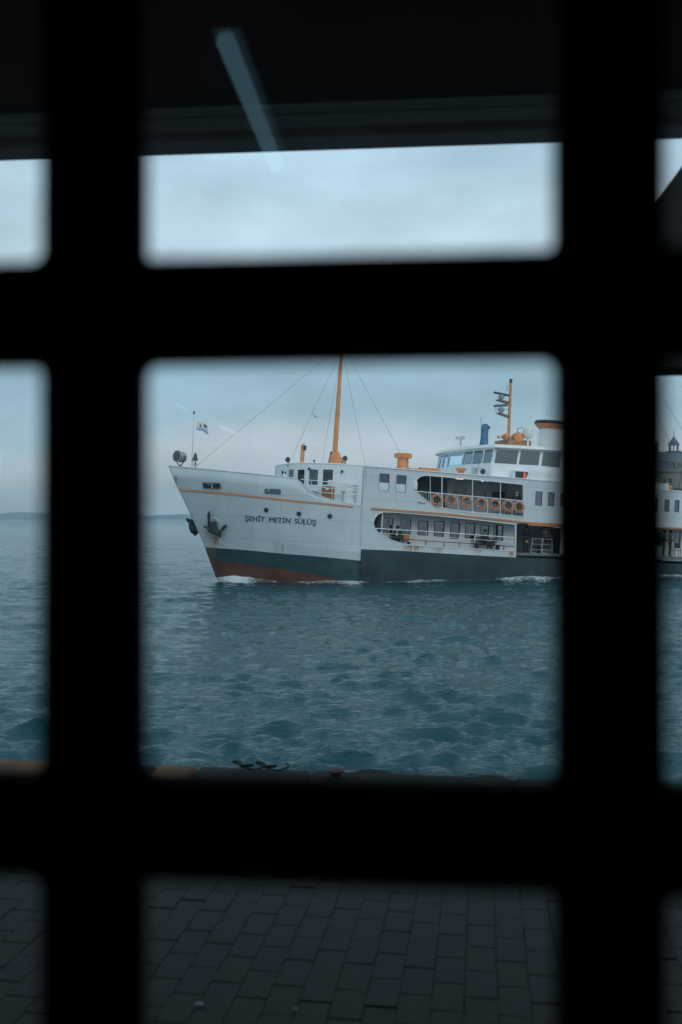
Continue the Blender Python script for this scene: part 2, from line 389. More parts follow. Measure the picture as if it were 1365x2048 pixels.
for (x, y) in cells:
    tilt = Matrix.Rotation(rng.gauss(0, .005), 4, 'X') @ Matrix.Rotation(rng.gauss(0, .005), 4, 'Y') @ Matrix.Rotation(rng.gauss(0, .01), 4, 'Z')
    T = Matrix.Translation((x, y, QZ + rng.gauss(0, .0012))) @ tilt; mi = rng.choice([0, 0, 1, 2, 3])
    if (x, y) in ns:
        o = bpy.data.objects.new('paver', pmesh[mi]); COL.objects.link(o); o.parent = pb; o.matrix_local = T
    else:
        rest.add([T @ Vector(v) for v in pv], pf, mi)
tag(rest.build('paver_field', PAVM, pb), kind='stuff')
# kerb stones along the water, some painted orange
KO = mat('kerb_orange_paint', (.22, .085, .028), .75, var=.4, scale=6, bump=.5, bscale=30, rust=.5, rustcol=(.10, .08, .06))
KG = mat('kerb_dark_concrete', (.030, .032, .032), .9, var=.35, scale=5, bump=.6, bscale=25)
kerb = empty('quay_kerb', MQ @ Matrix.Translation((0, QV - .22, QZ))); tag(kerb, 'worn concrete kerb along the quay edge, partly painted orange', 'kerb')
kx = -6.72; ki = 0
for ln, pnt in [(1.2, 0), (1.2, 0), (1.2, 1), (.65, 1), (.61, 0), (.26, 1), (.70, 0)] + [(1.2, 0)] * 6:
    if kx > 5.5: break
    MB().box((kx + ln / 2, 0, .055), (ln - .012, .42, .15)).build('kerb_stone', KO if pnt else KG, kerb, bevel=.018)
    kx += ln; ki += 1
# ---------------- mooring clutter on the kerb
ROPE = mat('wet_dark_rope', (.02, .02, .018), .9, var=.4, scale=30)
def on_kerb(px, dz=.15, dv=.0):
    z = QZ + .13
    q = G(px, 1500, QV - .16 + dv, MQ); return Vector((q.x, QV - .16 + dv, z + dz))
rp = MB()
q = on_kerb(505, 0)
pts = []
for i in range(90):
    t = i / 89 * math.pi * 2 * 4.2; k = i / 89
    pts.append((q.x - .13 + .30 * k + .05 * math.cos(t), q.y + .06 + .05 * math.sin(t * .5), q.z + .022 + .035 * abs(math.sin(t * .5 + .7)) * .8))
rp.tube(pts, .0055, 6); o = rp.build('mooring_rope', ROPE, smooth=True, mw=MQ); tag(o, 'loose loops of dark mooring rope lying on the quay edge', 'rope')
bo = MB(); q = on_kerb(672, 0)
bo.lathe([(.06, 0), (.06, .010), (.035, .016), (.033, .028), (.05, .034), (.05, .044), (.02, .05)], (q.x, q.y, q.z), 14)
o = bo.build('mooring_post', mat('rusty_iron', (.10, .045, .03), .8, var=.4, scale=12), smooth=True, mw=MQ); tag(o, 'short rusty mooring stud standing on the quay edge', 'bollard')
TYRE = mat('tyre_rubber', (.016, .017, .018), .8, var=.3, scale=8, bump=.4, bscale=30)
for px, dz, lab in ((735, -.36, 'black tyre fender on the quay edge right of the rusty stud'), (985, -.37, 'black tyre fender on the quay edge near the right window bar')):
    q = on_kerb(px, 0); e = empty('tyre_fender', MQ @ Matrix.Translation((q.x, QV + .13, QZ + .13 + dz)))
    MB().torus((0, 0, 0), .26, .085, (0, 1, 0), 32, 10).build('tyre', TYRE, e, smooth=True)
    MB().tube([(0, 0, .27), (0, -.12, .33), (0, -.25, .30)], .012).build('hanging_rope', ROPE, e)
    tag(e, lab, 'tyre')
for px, py, s_, lab in ((398, 2012, .011, 'pale scrap of litter on the paving, lower left'), (1262 * 0 + 590, 2022, .006, 'tiny pale pebble on the paving below the ferry bow')):
    d = raydir(px, py); t = (QZ + .004 - CAMZ) / d.z; w = CAM + d * t
    m = MB(); m.lathe([(s_ * .5, -.002), (s_, .003), (s_ * .8, .008), (s_ * .3, .011)], (0, 0, 0), 7, sx=1.5)
    tag(m.build('litter_scrap', mat('litter_white', (.45, .45, .43), .8), mw=Matrix.Translation(w)), lab, 'litter')

# ---------------- canopy over the quay in front of the window
CAND = mat('canopy_shade_dark', (.028, .03, .033), .8, var=.25, scale=2)  # darker colour paints in the shade under the inner canopy
CAN = mat('canopy_board', (.26, .27, .27), .8, var=.25, scale=2.5, stretch=(.3, 3, 1), bump=.2, bscale=10)  # outer boards and edge beam coloured lighter for daylight at the canopy edge
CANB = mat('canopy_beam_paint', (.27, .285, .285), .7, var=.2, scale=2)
ce = G(682, 299, 3.5); CZ = ce.z
can = empty('canopy', MG @ Matrix.Translation((0, 0, CZ))); tag(can, 'dark flat canopy overhanging the quay above the window', 'canopy')
MB().box((0, 3.5 - .075, .16), (26, .15, .32)).build('edge_beam', CANB, can)
for i in range(2):
    MB().box((0, 3.345 - .16 * i - .082, .045 + .004 * i), (26, .152, .03)).build('soffit_board', CAN, can, bevel=.004)
MB().box((0, 2.97, .30), (26, .07, .60)).build('shading_beam', CAND, can)  # downstand added to block sea light from the inner soffit
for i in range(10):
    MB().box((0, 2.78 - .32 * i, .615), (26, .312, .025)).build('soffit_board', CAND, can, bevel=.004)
MB().box((0, 1.5, .70), (26.2, 4.1, .08)).build('roof_deck', CANB, can)
for x in (-5.5, 5.5): MB().box((x, 1.45, .30), (.12, 2.9, .5)).build('bracket', CANB, can)
# slanting canvas side blind hung under the canopy at the right
def bl(px, py): q = G(px, py, 3.3); return (q.x, q.z - CZ)
c0 = bl(1314, 404); c1 = bl(1365, 331); sl = (c1[1] - c0[1]) / (c1[0] - c0[0]); zt = -.02; xt = c0[0] + (zt - c0[1]) / sl
zb = bl(1340, 744)[1]; x0 = c0[0] - .10; zc = c0[1] - .10 * sl
vv, ff = plate2d([(x0, zc), (xt, zt), (xt + 1.4, zt), (xt + 1.4, zb), (x0 - .0, zb)], [], .02)
blind = empty('side_blind', MG @ Matrix.Translation((0, 3.3, CZ))); tag(blind, 'dark canvas side blind with slanting edge under the canopy, far right', 'blind')
CANV = mat('blind_canvas', (.24, .25, .25), .9, var=.3, scale=3, bump=.3, bscale=12)
MB().add([(u, w, v) for u, v, w in vv], ff).build('canvas', CANV, blind)
MB().tube([(x0, -.02, zb), (xt + 1.4, -.02, zb)], .018).build('bottom_rod', mat('brown_rod', (.07, .05, .04), .7), blind)

# ---------------- waiting hall round the camera (dark inside)
HALL = mat('hall_dark_wall', (.022, .022, .022), .9, var=.2)
HZ = QZ - .01
def hallbox(name, c, d): tag(MB().box(c, d).build(name, HALL, mw=MW), kind='structure')
wu0, wu1 = -1.35, 1.30
gx = [G(190, 1036, 0, MW).x, G(1218.5, 1036, 0, MW).x]; gsp = gx[1] - gx[0]
gz = [G(682, 1660, 0, MW).z, G(682, 620.5, 0, MW).z]; gsz = gz[1] - gz[0]
xs_ = [gx[0] - 3 * gsp, gx[0] - 2 * gsp, gx[0] - gsp, gx[0], gx[1], gx[1] + gsp, gx[1] + 2 * gsp, gx[1] + 3 * gsp]
zs_ = [gz[0] - 3 * gsz, gz[0] - 2 * gsz, gz[0] - gsz, gz[0], gz[1], gz[1] + gsz, gz[1] + 2 * gsz, gz[1] + 3 * gsz]
WX0, WX1, WZ0, WZ1 = xs_[0], xs_[-1], zs_[0], zs_[-1]
CEIL = QZ + 3.3
hallbox('hall_floor', (0, -10.5, HZ - .06), (12, 21, .1))
hallbox('hall_ceiling', (0, -10.5, CEIL + .05), (12, 21, .1))
hallbox('hall_wall_back', (0, -21.05, QZ + 1.6), (12, .1, 3.5))
hallbox('hall_wall_left', (-6.05, -10.5, QZ + 1.6), (.1, 21, 3.5))
hallbox('hall_wall_right', (6.05, -10.5, QZ + 1.6), (.1, 21, 3.5))
fw0 = -6.0
hallbox('hall_wall_front', ((WX0 - .04 + fw0) / 2, 0, QZ + 1.6), (WX0 - .04 - fw0, .12, 3.5))
hallbox('hall_wall_front_right', ((WX1 + .04 + 6.0) / 2, 0, QZ + 1.6), (6.0 - WX1 - .04, .12, 3.5))
hallbox('hall_lintel', ((WX0 + WX1) / 2, 0, (WZ1 + .04 + CEIL + .5) / 2), (WX1 - WX0 + .08, .12, CEIL + .5 - WZ1 - .04))
hallbox('hall_sill_wall', ((WX0 + WX1) / 2, 0, (WZ0 - .04 + HZ - .1) / 2), (WX1 - WX0 + .08, .12, WZ0 - .04 - HZ + .1))
BAR = mat('black_window_steel', (.006, .006, .007), .75, var=.2, spec=.15)
win = empty('paned_window', MW @ Matrix.Translation((0, 0, WZ0))); tag(win, 'black steel grid window in the foreground, out of focus', 'window')
BW = .0532
for x in xs_: MB().box((x, 0, (WZ1 - WZ0) / 2), (BW, .016, WZ1 - WZ0 + BW)).build('mullion', BAR, win, bevel=.002)
for z in zs_:
    for i in range(len(xs_) - 1):
        MB().box(((xs_[i] + xs_[i + 1]) / 2, 0, z - WZ0), (gsp - BW, .014, BW)).build('glazing_bar', BAR, win)
# rounded corner gussets in each opening
cr_ = .006
for i in range(len(xs_) - 1):
    for j in range(len(zs_) - 1):
        gus = MB()
        for sx in (0, 1):
            for sz in (0, 1):
                cx_ = xs_[i + sx] + (BW / 2 if sx == 0 else -BW / 2); cz_ = zs_[j + sz] - WZ0 + (BW / 2 if sz == 0 else -BW / 2)
                dx = 1 if sx == 0 else -1; dz = 1 if sz == 0 else -1
                arc = [(cx_ + dx * cr_ * (1 - math.cos(t)), cz_ + dz * cr_ * (1 - math.sin(t))) for t in [R(90 * q / 5) for q in range(6)]]
                poly = [(cx_ - dx * .003, cz_ - dz * .003)] + arc
                n_ = len(poly); gus.add([(a, -.006, c) for a, c in poly] + [(a, .006, c) for a, c in poly],
                        [tuple(range(n_)), tuple(range(n_, 2 * n_))[::-1]] + [(k, (k + 1) % n_, n_ + (k + 1) % n_, n_ + k) for k in range(n_)])
        gus.build('corner_gusset', BAR, win)
        MB().add([(xs_[i] + .013, .011, zs_[j] - WZ0 + .013), (xs_[i + 1] - .013, .011, zs_[j] - WZ0 + .013), (xs_[i + 1] - .013, .011, zs_[j + 1] - WZ0 - .013), (xs_[i] + .013, .011, zs_[j + 1] - WZ0 - .013)], [(0, 1, 2, 3)]).build('pane', PANE, win)
# ceiling tubes in the hall, seen mirrored in the panes
def mirror_pt(px, py, zc):
    d = raydir(px, py); t = (zc - CAMZ) / d.z; v = CAM + d * t; l = MWI @ v
    return MW @ Vector((l.x, .022 - l.y, l.z))
TUBE = mat('lit_tube', (.8, .85, .85), .5, emit=(.50, .86, 1.0), estr=.62)
FIX = mat('lamp_housing', (.3, .3, .3), .6)
TUBE2 = mat('lit_tube_far', (.8, .85, .85), .5, emit=(.75, .92, 1.0), estr=1.25)
def tube_lamp(p0, p1, w, lab, tm=None):
    c = (p0 + p1) / 2; e = empty('tube_lamp', Matrix.Translation((c.x, c.y, CEIL)))
    o_ = Vector((c.x, c.y, CEIL))
    MB().tube([p0 - o_, p1 - o_], w / 2, 10).build('lit_tube', tm or TUBE, e, smooth=True)
    d = (p1 - p0).normalized(); up = Vector((0, 0, w / 2 + .012)); hb = MB(); sd_ = d.cross(Vector((0, 0, 1))) * .05
    lo = [p0 - o_ + up - sd_, p1 - o_ + up - sd_, p1 - o_ + up + sd_, p0 - o_ + up + sd_]
    hb.hexa(lo, [v + Vector((0, 0, -o_.z * 0 - (v.z) - .001)) for v in lo]).build('housing', FIX, e)
    tag(e, lab, 'lamp', 'tube lamps on the hall ceiling')
zc = CEIL - .09
tube_lamp(mirror_pt(452, 82, zc), mirror_pt(553, 330, zc), .066, 'lit ceiling tube seen as a slanting reflection in the upper pane')
tube_lamp(mirror_pt(441, 853, zc), mirror_pt(474, 868, zc), .05, 'small reflected ceiling tube beside the forestay', TUBE2)
tube_lamp(mirror_pt(352, 806, zc), mirror_pt(378, 824, zc), .025, 'faint reflected ceiling tube left of the flagstaff')

# ================================================================= THE FERRY
ferry = empty('ferry', M); tag(ferry, 'white passenger ferry with orange mast and dark hull crossing the water', 'ferry')
HB = 5.2
a727 = P(727, 1000, HB).x; LEN = 44.0
stemP = [AZ(x, y, 0) for x, y in ((337.5, 932), (347, 955), (358.5, 980), (372, 1008), (390, 1047), (411, 1094.5), (418, 1115), (434, 1157))]
_p, _q = stemP[-2], stemP[-1]; stemP.append((_q[0] + .9, _q[1] - 1.0)); stemP.append((_q[0] + 2.2, -2.2))
stemP.sort(key=lambda t: t[1])
def stemA(z): return float(np.interp(z, [t[1] for t in stemP], [t[0] for t in stemP]))
def halfb(d, z):
    k = max(0.0, min(1.0, (z + .3) / 6.0)); kb = max(0.0, min(1.0, (z - .2) / 2.2))
    Bm = 4.75 + (HB - 4.75) * max(0.0, min(1.0, (z + .6) / .9)); ln = (a727 - stemA(z)) * .995; p = 1.55 + .5 * k
    t = max(0.0, min(1.0, d / ln)); return Bm * (1 - (1 - t) ** p)
def solve(px, py):
    b = 2.5
    for _ in range(60):
        q_ = P(px, py, b); nb = halfb(q_.x - stemA(q_.z), q_.z); b = .6 * b + .4 * nb
    return P(px, py, b)
def hullline(pix):
    pts = sorted([(q_.x, q_.z) for q_ in (solve(x, y) for x, y in pix)])
    xs = [t[0] for t in pts]; zs = [t[1] for t in pts]
    def f(a):
        if a > xs[-1]: return zs[-1] + (a - xs[-1]) * (zs[-1] - zs[-2]) / (xs[-1] - xs[-2]) * .6
        return float(np.interp(a, xs, zs))
    return f
z_top = hullline([(338, 932), (400, 938), (480, 945.5), (540, 951.5), (572, 954.8), (597, 958.5), (604.6, 969), (615, 980.6), (634, 990.8), (658.5, 999), (683, 1005), (711, 1010), (727, 1012.5)])
z_or = hullline([(358.5, 979.4), (443, 986), (517, 994), (597, 1003), (711, 1014.5)])
z_bl = hullline([(411, 1094.5), (474, 1098.5), (566, 1107), (628, 1112), (729, 1122)])
z_rd = hullline([(418.5, 1118), (492, 1126), (554, 1136), (628, 1149), (700, 1163), (740, 1172)])
z_pl = hullline([(400, 1070), (517, 1080), (628, 1094), (727, 1105.5)])
ztopend = z_top(a727)
TAU = [0, .008, .02, .04, .065, .095, .13, .17, .215, .26, .31, .36, .41, .46, .50, .53, .55, .565, .58, .60, .62, .65, .69, .74, .80, .86, .92, 1.0]
NT = 46
def level_pts(zf, off=0.0):
    # find the stem point of this level, then run aft to a727
    a = 0.0
    for _ in range(60): a = .5 * a + .5 * stemA(zf(a))
    pts = []
    for i in range(NT):
        t = i / (NT - 1); t = t ** 1.35; aa = a + (a727 - a) * t; z = zf(aa); b = halfb(aa - stemA(z), z)
        pts.append((aa, b, z))
    pts[0] = (a, 0.0, zf(a)); return pts
zk = lambda a: -1.9
lv = [level_pts(zk), level_pts(lambda a: -.7), level_pts(lambda a: max(-.2, (z_rd(a) - .7) * .5)), level_pts(z_rd), level_pts(lambda a: (z_rd(a) + z_bl(a)) / 2), level_pts(z_bl), level_pts(lambda a: max(z_pl(a), z_bl(a) + .03))]
zm = lambda w: (lambda a: z_pl(a) * (1 - w) + z_or(a) * w)
for w in (.25, .5, .75): lv.append(level_pts(zm(w)))
lv.append(level_pts(z_or))
for w in (.5, 1.0): lv.append(level_pts(lambda a, w=w: z_or(a) * (1 - w) + max(z_top(a), z_or(a) + .05) * w))
rows = len(lv); hm = MB()
for sgn in (-1, 1):
    vv = [(a, sgn * b, z) for r_ in lv for a, b, z in r_]; ff = []; mi = []
    for j in range(rows - 1):
        for i in range(NT - 1):
            ff.append((j * NT + i, j * NT + i + 1, (j + 1) * NT + i + 1, (j + 1) * NT + i))
            mi.append(2 if j < 3 else 1 if j < 5 else (3 if j == 5 and lv[j][i][0] > P(566, 1095, 3.9).x - .35 else 0))
    o0 = len(hm.v); hm.v += vv; hm.f += [tuple(k + o0 for k in f) for f in ff]; hm.m += mi
# aft body below the main deck, both sides and the flat stern
zs_sp = lineZ([(736, 1099), (794, 1101), (889, 1107), (1031, 1115), (1340, 1127)], HB)
def aftb(a): return HB if a < LEN - 9 else HB * math.sqrt(max(.05, 1 - ((a - LEN + 9) / 9.5) ** 2))
NA = 30; aa_ = [a727 + (LEN - a727) * i / (NA - 1) for i in range(NA)]
for sgn in (-1, 1):
    vv = []; ff = []
    for a in aa_:
        b = aftb(a)
        vv += [(a, sgn * b * .80, -1.9), (a, sgn * b * .9, -.7), (a, sgn * (b - .02), .9), (a, sgn * (b - .02), zs_sp(a))]
    for i in range(NA - 1):
        for j in range(3): ff.append((i * 4 + j, i * 4 + 4 + j, i * 4 + 5 + j, i * 4 + 1 + j))
    hm.add(vv, ff, 4)
be = aftb(LEN); hm.add([(LEN, -be, -1.9), (LEN, be, -1.9), (LEN, be, zs_sp(LEN)), (LEN, -be, zs_sp(LEN))], [(0, 1, 2, 3)], 4)
hull = hm.build('hull', [HULLW, BLACKH, REDH, HULLP, BLACKS], ferry, smooth=True, angle=50)
sol = hull.modifiers.new('plating', 'SOLIDIFY'); sol.thickness = .05; sol.offset = 0
bvh = BVHTree.FromPolygons([Vector(v) for v in hm.v], hm.f)
def hit(px, py):
    d = (MI.to_3x3() @ raydir(px, py)).normalized(); l, n_, i_, _ = bvh.ray_cast(LCAM, d)
    if l is None: q_ = solve(px, py); return q_, Vector((-.3, -1, 0)).normalized()
    if n_.dot(d) > 0: n_ = -n_
    return l, n_
# black sponson (rubbing belt) standing proud of the hull
sp = MB(); OUT = .14
N_ = 40; a_s = P(736, 1099, HB).x; a_b = P(727, 1124, HB).x
vv = []; ff = []
for i in range(N_):
    a = a_s + (LEN - 1 - a_s) * (i / (N_ - 1)) ** 1.3; b = aftb(a); lead = (a_s - a_b) * 1.5 if i == 0 else 0; OUT = .14 * min(1.0, .12 + (a - a_s) / 1.6)
    zt = zs_sp(a)
    vv += [(a, -(b - .05), zt), (a, -(b + OUT), zt - .015), (a - lead * .0, -(b + OUT), zt - .35), (a - lead * 1.2, -(b + OUT * .8), zt - .95), (a - lead * 1.8, -(b - .02), zt - 1.9), (a, -(b - .15), -.8)]
for i in range(N_ - 1):
    for j in range(5): ff.append((i * 6 + j, i * 6 + 6 + j, i * 6 + 7 + j, i * 6 + 1 + j))
ff.append((0, 1, 2, 3, 4, 5)); sp.add(vv, ff)
sp.build('rubbing_belt', BLACKS, hull, smooth=True, angle=30)
# orange stripe on the bow
def ribbon(pts, h, proud, name, mtl, parent):
    m = MB(); n = len(pts); vv = []
    for (p, nr) in pts:
        o_ = p + nr * proud; i_ = p - nr * .02
        vv += [i_ + Vector((0, 0, h / 2)), o_ + Vector((0, 0, h / 2)), o_ - Vector((0, 0, h / 2)), i_ - Vector((0, 0, h / 2))]
    ff = [(0, 1, 2, 3), tuple((n - 1) * 4 + k for k in (3, 2, 1, 0))]
    for i in range(n - 1):
        for j in range(4): ff.append((i * 4 + j, i * 4 + (j + 1) % 4, i * 4 + 4 + (j + 1) % 4, i * 4 + 4 + j))
    m.add(vv, ff); return m.build(name, mtl, parent)
pts = []
lo = level_pts(z_or)
for i in range(NT):
    a, b, z = lo[i]; i2 = min(i + 1, NT - 1); i1 = max(i - 1, 0)
    t = Vector((lo[i2][0] - lo[i1][0], -(lo[i2][1] - lo[i1][1]), 0)).normalized(); nr = Vector((t.y, -t.x, 0)); nr = nr if nr.y < 0 else -nr
    if a < P(711, 1014, HB).x: pts.append((Vector((a, -b, z)), nr))
ribbon(pts, .11, .045, 'bow_stripe', STRIPE, hull)
ribbon([(p * 1 + Vector((0, -2 * p.y, 0)), Vector((n_.x, -n_.y, 0))) for p, n_ in pts], .11, .045, 'bow_stripe', STRIPE, hull)
# gunwale rail on top of the bulwark
lo = lv[-1]
for sgn in (-1, 1):
    MB().tube([(a, sgn * b, z + .01) for a, b, z in lo], .045, 6).build('gunwale', HULLW, hull, smooth=True)
# foredeck inside the bulwark
fd = MB(); dk = level_pts(lambda a: z_or(a) + .02); n = len(dk)
fd.add([(a + .05, -max(b - .06, 0), z) for a, b, z in dk] + [(a + .05, max(b - .06, 0), z) for a, b, z in dk], [(i, i + 1, n + i + 1, n + i) for i in range(n - 1)])
fd.build('foredeck', DECK, hull)

# portholes, mooring ports, name, anchors
def frame_at(px, py, off=0.0):
    l, n_ = hit(px, py); n_ = n_.normalized(); up = (Vector((0, 0, 1)) - n_ * n_.z).normalized(); rt = up.cross(n_)
    if rt.x < 0: rt = -rt
    return l + n_ * off, n_, rt, up
for px, py in ((533, 1020), (598.5, 1027.7), (660, 1032.6)):
    c, n_, rt, up = frame_at(px, py)
    ph = MB().lathe([(.17, -.05), (.17, .035), (.145, .04), (.13, .01)], c, 24, axis=n_).build('porthole', GREY, hull, smooth=True)
    MB().lathe([(.132, .02), (.132, .034)], c, 24, axis=n_).build('pane', mat('porthole_glass', (.03, .045, .05), .08, spec=.8), ph)
for (x0, x1, y0, y1, rr) in ((407, 441.5, 965.5, 977.5, 1), (530, 562, 977.5, 989, 0)):
    c, n_, rt, up = frame_at((x0 + x1) / 2, (y0 + y1) / 2)
    pA, _ = hit(x0, y0 + 1); pB, _ = hit(x1, y1 - 1); w = (pB - pA).length; h = .33
    vv, ff = plate2d(rrect(-w / 2 - .06, w / 2 + .06, -h / 2 - .06, h / 2 + .06, .08), [rrect(-w / 2, w / 2, -h / 2, h / 2, .07)], .08)
    fr_ = MB().add([c + rt * u + up * v + n_ * q_ for u, v, q_ in vv], ff).build('mooring_port', HULLW if not rr else GREY, hull)
    vv, ff = plate2d(rrect(-w / 2 + .0, w / 2 - .0, -h / 2, h / 2, .05), [], .02)
    MB().add([c + rt * u + up * v + n_ * (q_ + .015) for u, v, q_ in vv], ff).build('dark_infill', DARK if rr else mat('port_blue_grey', (.10, .14, .16), .6), fr_)  # flush dark plate, its colour stands in for shade inside the port
    if rr:
        for k in (-.3, 0.02, .3):
            MB().lathe([(.07, -.13), (.05, -.05), (.05, .05), (.07, .13)], c + rt * (k * w) + n_ * .05, 10, axis=up).build('roller', GREY if k < .1 and k > -.1 else BLACK, fr_, smooth=True)
c, n_, rt, up = frame_at(352, 957)
MB().torus(c, .10, .035, n_, 18, 6).build('fairlead', mat('rusty_fitting', (.16, .07, .04), .8, var=.4, scale=8), hull, smooth=True)
# lettering, laid onto the plating letter by letter
def letters(text, x0, y0, x1, y1, hpx):
    A0, A1 = Vector((x0, y0)), Vector((x1, y1)); cu = bpy.data.curves.new('t', 'FONT'); cu.body = text; cu.size = 1; cu.resolution_u = 2
    o_ = bpy.data.objects.new('t', cu); COL.objects.link(o_); dg = bpy.context.evaluated_depsgraph_get()
    me = bpy.data.meshes.new_from_object(o_.evaluated_get(dg)); bpy.data.objects.remove(o_)
    src = [tuple(v.co) for v in me.vertices]; fs_ = [tuple(p_.vertices) for p_ in me.polygons]; bpy.data.meshes.remove(me)
    xa, xb = min(v[0] for v in src), max(v[0] for v in src); H = .70; m = MB()
    for k, (sx, sy) in enumerate(((-.5, 0), (0, .3), (.5, 0), (0, -.3))):      # four passes of the brush make the strokes bold
        vv = []
        for v in src:
            p = A0.lerp(A1, (v[0] - xa) / (xb - xa)); l, n_ = hit(p.x + sx + .06 * (v[1] / H) * hpx, p.y + sy - v[1] / H * hpx); vv.append(l + n_ * (.031 + .003 * k))
        m.add(vv, fs_)
    m.build('name_word', mat('name_paint', (.025, .045, .055), .6, var=.3, scale=6), hull)
for w_, x0, y0, x1, y1 in (('ŞEHİT', 490.5, 1041.3, 530, 1043.3), ('METİN', 539, 1044.2, 581, 1046.6), ('SÜLÜŞ', 589.5, 1047, 632.5, 1050.6)):
    letters(w_, x0, y0, x1, y1, 10.0)
# anchors
ANC = mat('anchor_iron', (.022, .03, .035), .7, var=.4, scale=5)
def fluke(c, d, w, L_, nrm, m):
    s_ = d.cross(nrm).normalized()
    prof = [(0, .42), (.35, .40), (.62, .62), (.75, .7), (1.0, .05)]
    vv = []
    for t, k in prof:
        th = .07 * (1 - t * .6); vv += [c + d * t * L_ + s_ * w * k + nrm * th, c + d * t * L_ - s_ * w * k + nrm * th, c + d * t * L_ - s_ * w * k - nrm * th, c + d * t * L_ + s_ * w * k - nrm * th]
    n = len(prof); ff = [(0, 1, 2, 3), tuple((n - 1) * 4 + k for k in (3, 2, 1, 0))]
    for i in range(n - 1):
        for j in range(4): ff.append((i * 4 + j, i * 4 + (j + 1) % 4, i * 4 + 4 + (j + 1) % 4, i * 4 + 4 + j))
    m.add(vv, ff)
c, n_, rt, up = frame_at(431, 1049)
MB().torus(c + up * .14 + rt * .03, .27, .06, n_, 24, 8).build('hawse_ring', HULLW, hull, smooth=True)
anc = MB(); base = c + n_ * .24
anc.tube([c + up * .15 + n_ * .02, base - up * .05], [.15, .16], 10)
cr0 = base - up * .33 + rt * -.05; ax = (rt * .80 - up * .28).normalized()
anc.tube([cr0 - ax * .42, cr0 - ax * .2, cr0 + ax * .25, cr0 + ax * .5], [.07, .2, .2, .09], 10)
anc.tube([base - up * .32, base + up * .22], [.27, .17], 10)
fluke(cr0 - ax * .30 + up * .15, (up * .95 + rt * .18).normalized(), .14, 1.02, n_, anc)
fluke(cr0 + ax * .40, (up * .62 + rt * .70).normalized(), .15, .86, n_, anc)
fluke(cr0 - ax * .32, (up * .45 - rt * .85).normalized(), .08, .42, n_, anc)
fluke(cr0 + ax * .3, (-up * .85 + rt * .5).normalized(), .08, .36, n_, anc)
tag(anc.build('anchor', ANC, hull, smooth=True, angle=30), 'dark port anchor hanging in its hawse pipe')
an2 = MB(); q0 = P(387, 1052, -.95); up = Vector((0, 0, 1)); rt = Vector((1, 0, 0)); nn = Vector((-.5, .85, 0)).normalized()
an2.tube([Vector((stemA(q0.z) + 1.3, 1.0, q0.z + .25)), q0], [.12, .15], 10)
an2.tube([q0 + up * .40 - rt * .22, q0 + up * .05 - rt * .05, q0 - up * .25 + rt * .08, q0 - up * .5 + rt * .22], [.10, .28, .30, .13], 10)
fluke(q0 + up * .1 - rt * .1, (up * .7 - rt * .7).normalized(), .16, .5, nn, an2); fluke(q0 - up * .2 + rt * .05, (-up * .9 + rt * .25).normalized(), .2, .42, nn, an2)
tag(an2.build('anchor', ANC, hull, smooth=True, angle=30), 'dark starboard anchor showing past the stem')

# ---------------- side walls of the two passenger decks (full beam), with real openings
PT = .07
roof_pts = [(731, 933), (791, 938), (881, 943.5), (1054, 959), (1340, 982)]
z_roof = lineZ(roof_pts, HB)
z_o2 = lineZ([(742.5, 1017), (889, 1028), (1056, 1045.5), (1116, 1048.7), (1340, 1056)], HB)
low_open = [(768, 1024), (757, 1028), (750, 1036), (747, 1045.6), (750, 1056.6), (757, 1065), (766, 1071), (785, 1081), (803, 1087), (820, 1089.7), (889, 1095), (960, 1098.5), (1030, 1102.5), (1030.5, 1049), (960, 1040.5), (889, 1033), (794.5, 1025)]
up_open = [(851, 950.5), (841, 953), (834, 959), (831, 968), (832, 979), (836, 986), (848, 996.8), (863.8, 1007.8), (886, 1017.3), (917, 1022.6), (946, 1025.5), (1002.5, 1030.5), (1047.5, 1034.6), (1046.6, 969.4), (1002.5, 964.3), (946, 959), (886, 953.6)]
wins_fwd = [(758, 779.4, 948, 981), (792, 813.4, 951, 983.5)]
wc = [1078, 1103, 1128, 1152, 1176, 1199, 1222, 1245, 1268, 1290, 1312, 1334.5, 1354.5, 1374, 1393]
def wrect(x0, x1, y0, y1, b, r=.05):
    p0 = P(x0, y1, b); p1 = P(x1, y0, b); return rrect(p0.x, p1.x, p0.z, p1.z, r)
holes = [[AZ(x, y, HB) for x, y in low_open], [AZ(x, y, HB) for x, y in up_open]]
whole = [wrect(*w_, HB) for w_ in wins_fwd]
for i, c_ in enumerate(wc):
    t = (c_ - 1078) / (1354.5 - 1078); hwid = 8.3 + (6 - 8.3) * t; y0 = 982.6 + (999.8 - 982.6) * t; y1 = 1011.6 + (1025 - 1011.6) * t
    whole.append(wrect(c_ - hwid, c_ + hwid, y0, y1, HB))
aEnd = P(1415, 1000, HB).x
outer = [(a727, z_roof(a727)), (a727, zs_sp(a727) - .02), (P(1033, 1115, HB).x, zs_sp(P(1033, 1115, HB).x) - .02), AZ(1034, 1048, HB)]
outer += [(a, z_o2(a) - .06) for a in np.linspace(outer[-1][0] + .4, aEnd, 8)] + [(a, z_roof(a)) for a in np.linspace(aEnd, a727, 14)[:-1]]
vv, ff = plate2d(outer, holes + whole, PT)
sidew = MB().add([(u, -HB + PT / 2 + w, v) for u, v, w in vv], ff).build('side_wall', HULLW, ferry)
MB().add([(u, HB - PT / 2 - w, v) for u, v, w in vv], ff).build('side_wall', HULLW, ferry)
def flatpane(poly, b, name, mtl, parent, th=.012, off=0):
    vv, ff = plate2d(poly, [], th); return MB().add([(u, -b + off + w, v) for u, v, w in vv], ff).build(name, mtl, parent)
def frame_strip(poly, b, name, mtl, parent, w=.035, proud=.02):
    m = MB(); pts_ = [Vector((u, -b - proud * .3, v)) for u, v in poly]; m.tube(pts_ + [pts_[0]], w / 2, 5, cap=False); return m.build(name, mtl, parent, smooth=True)
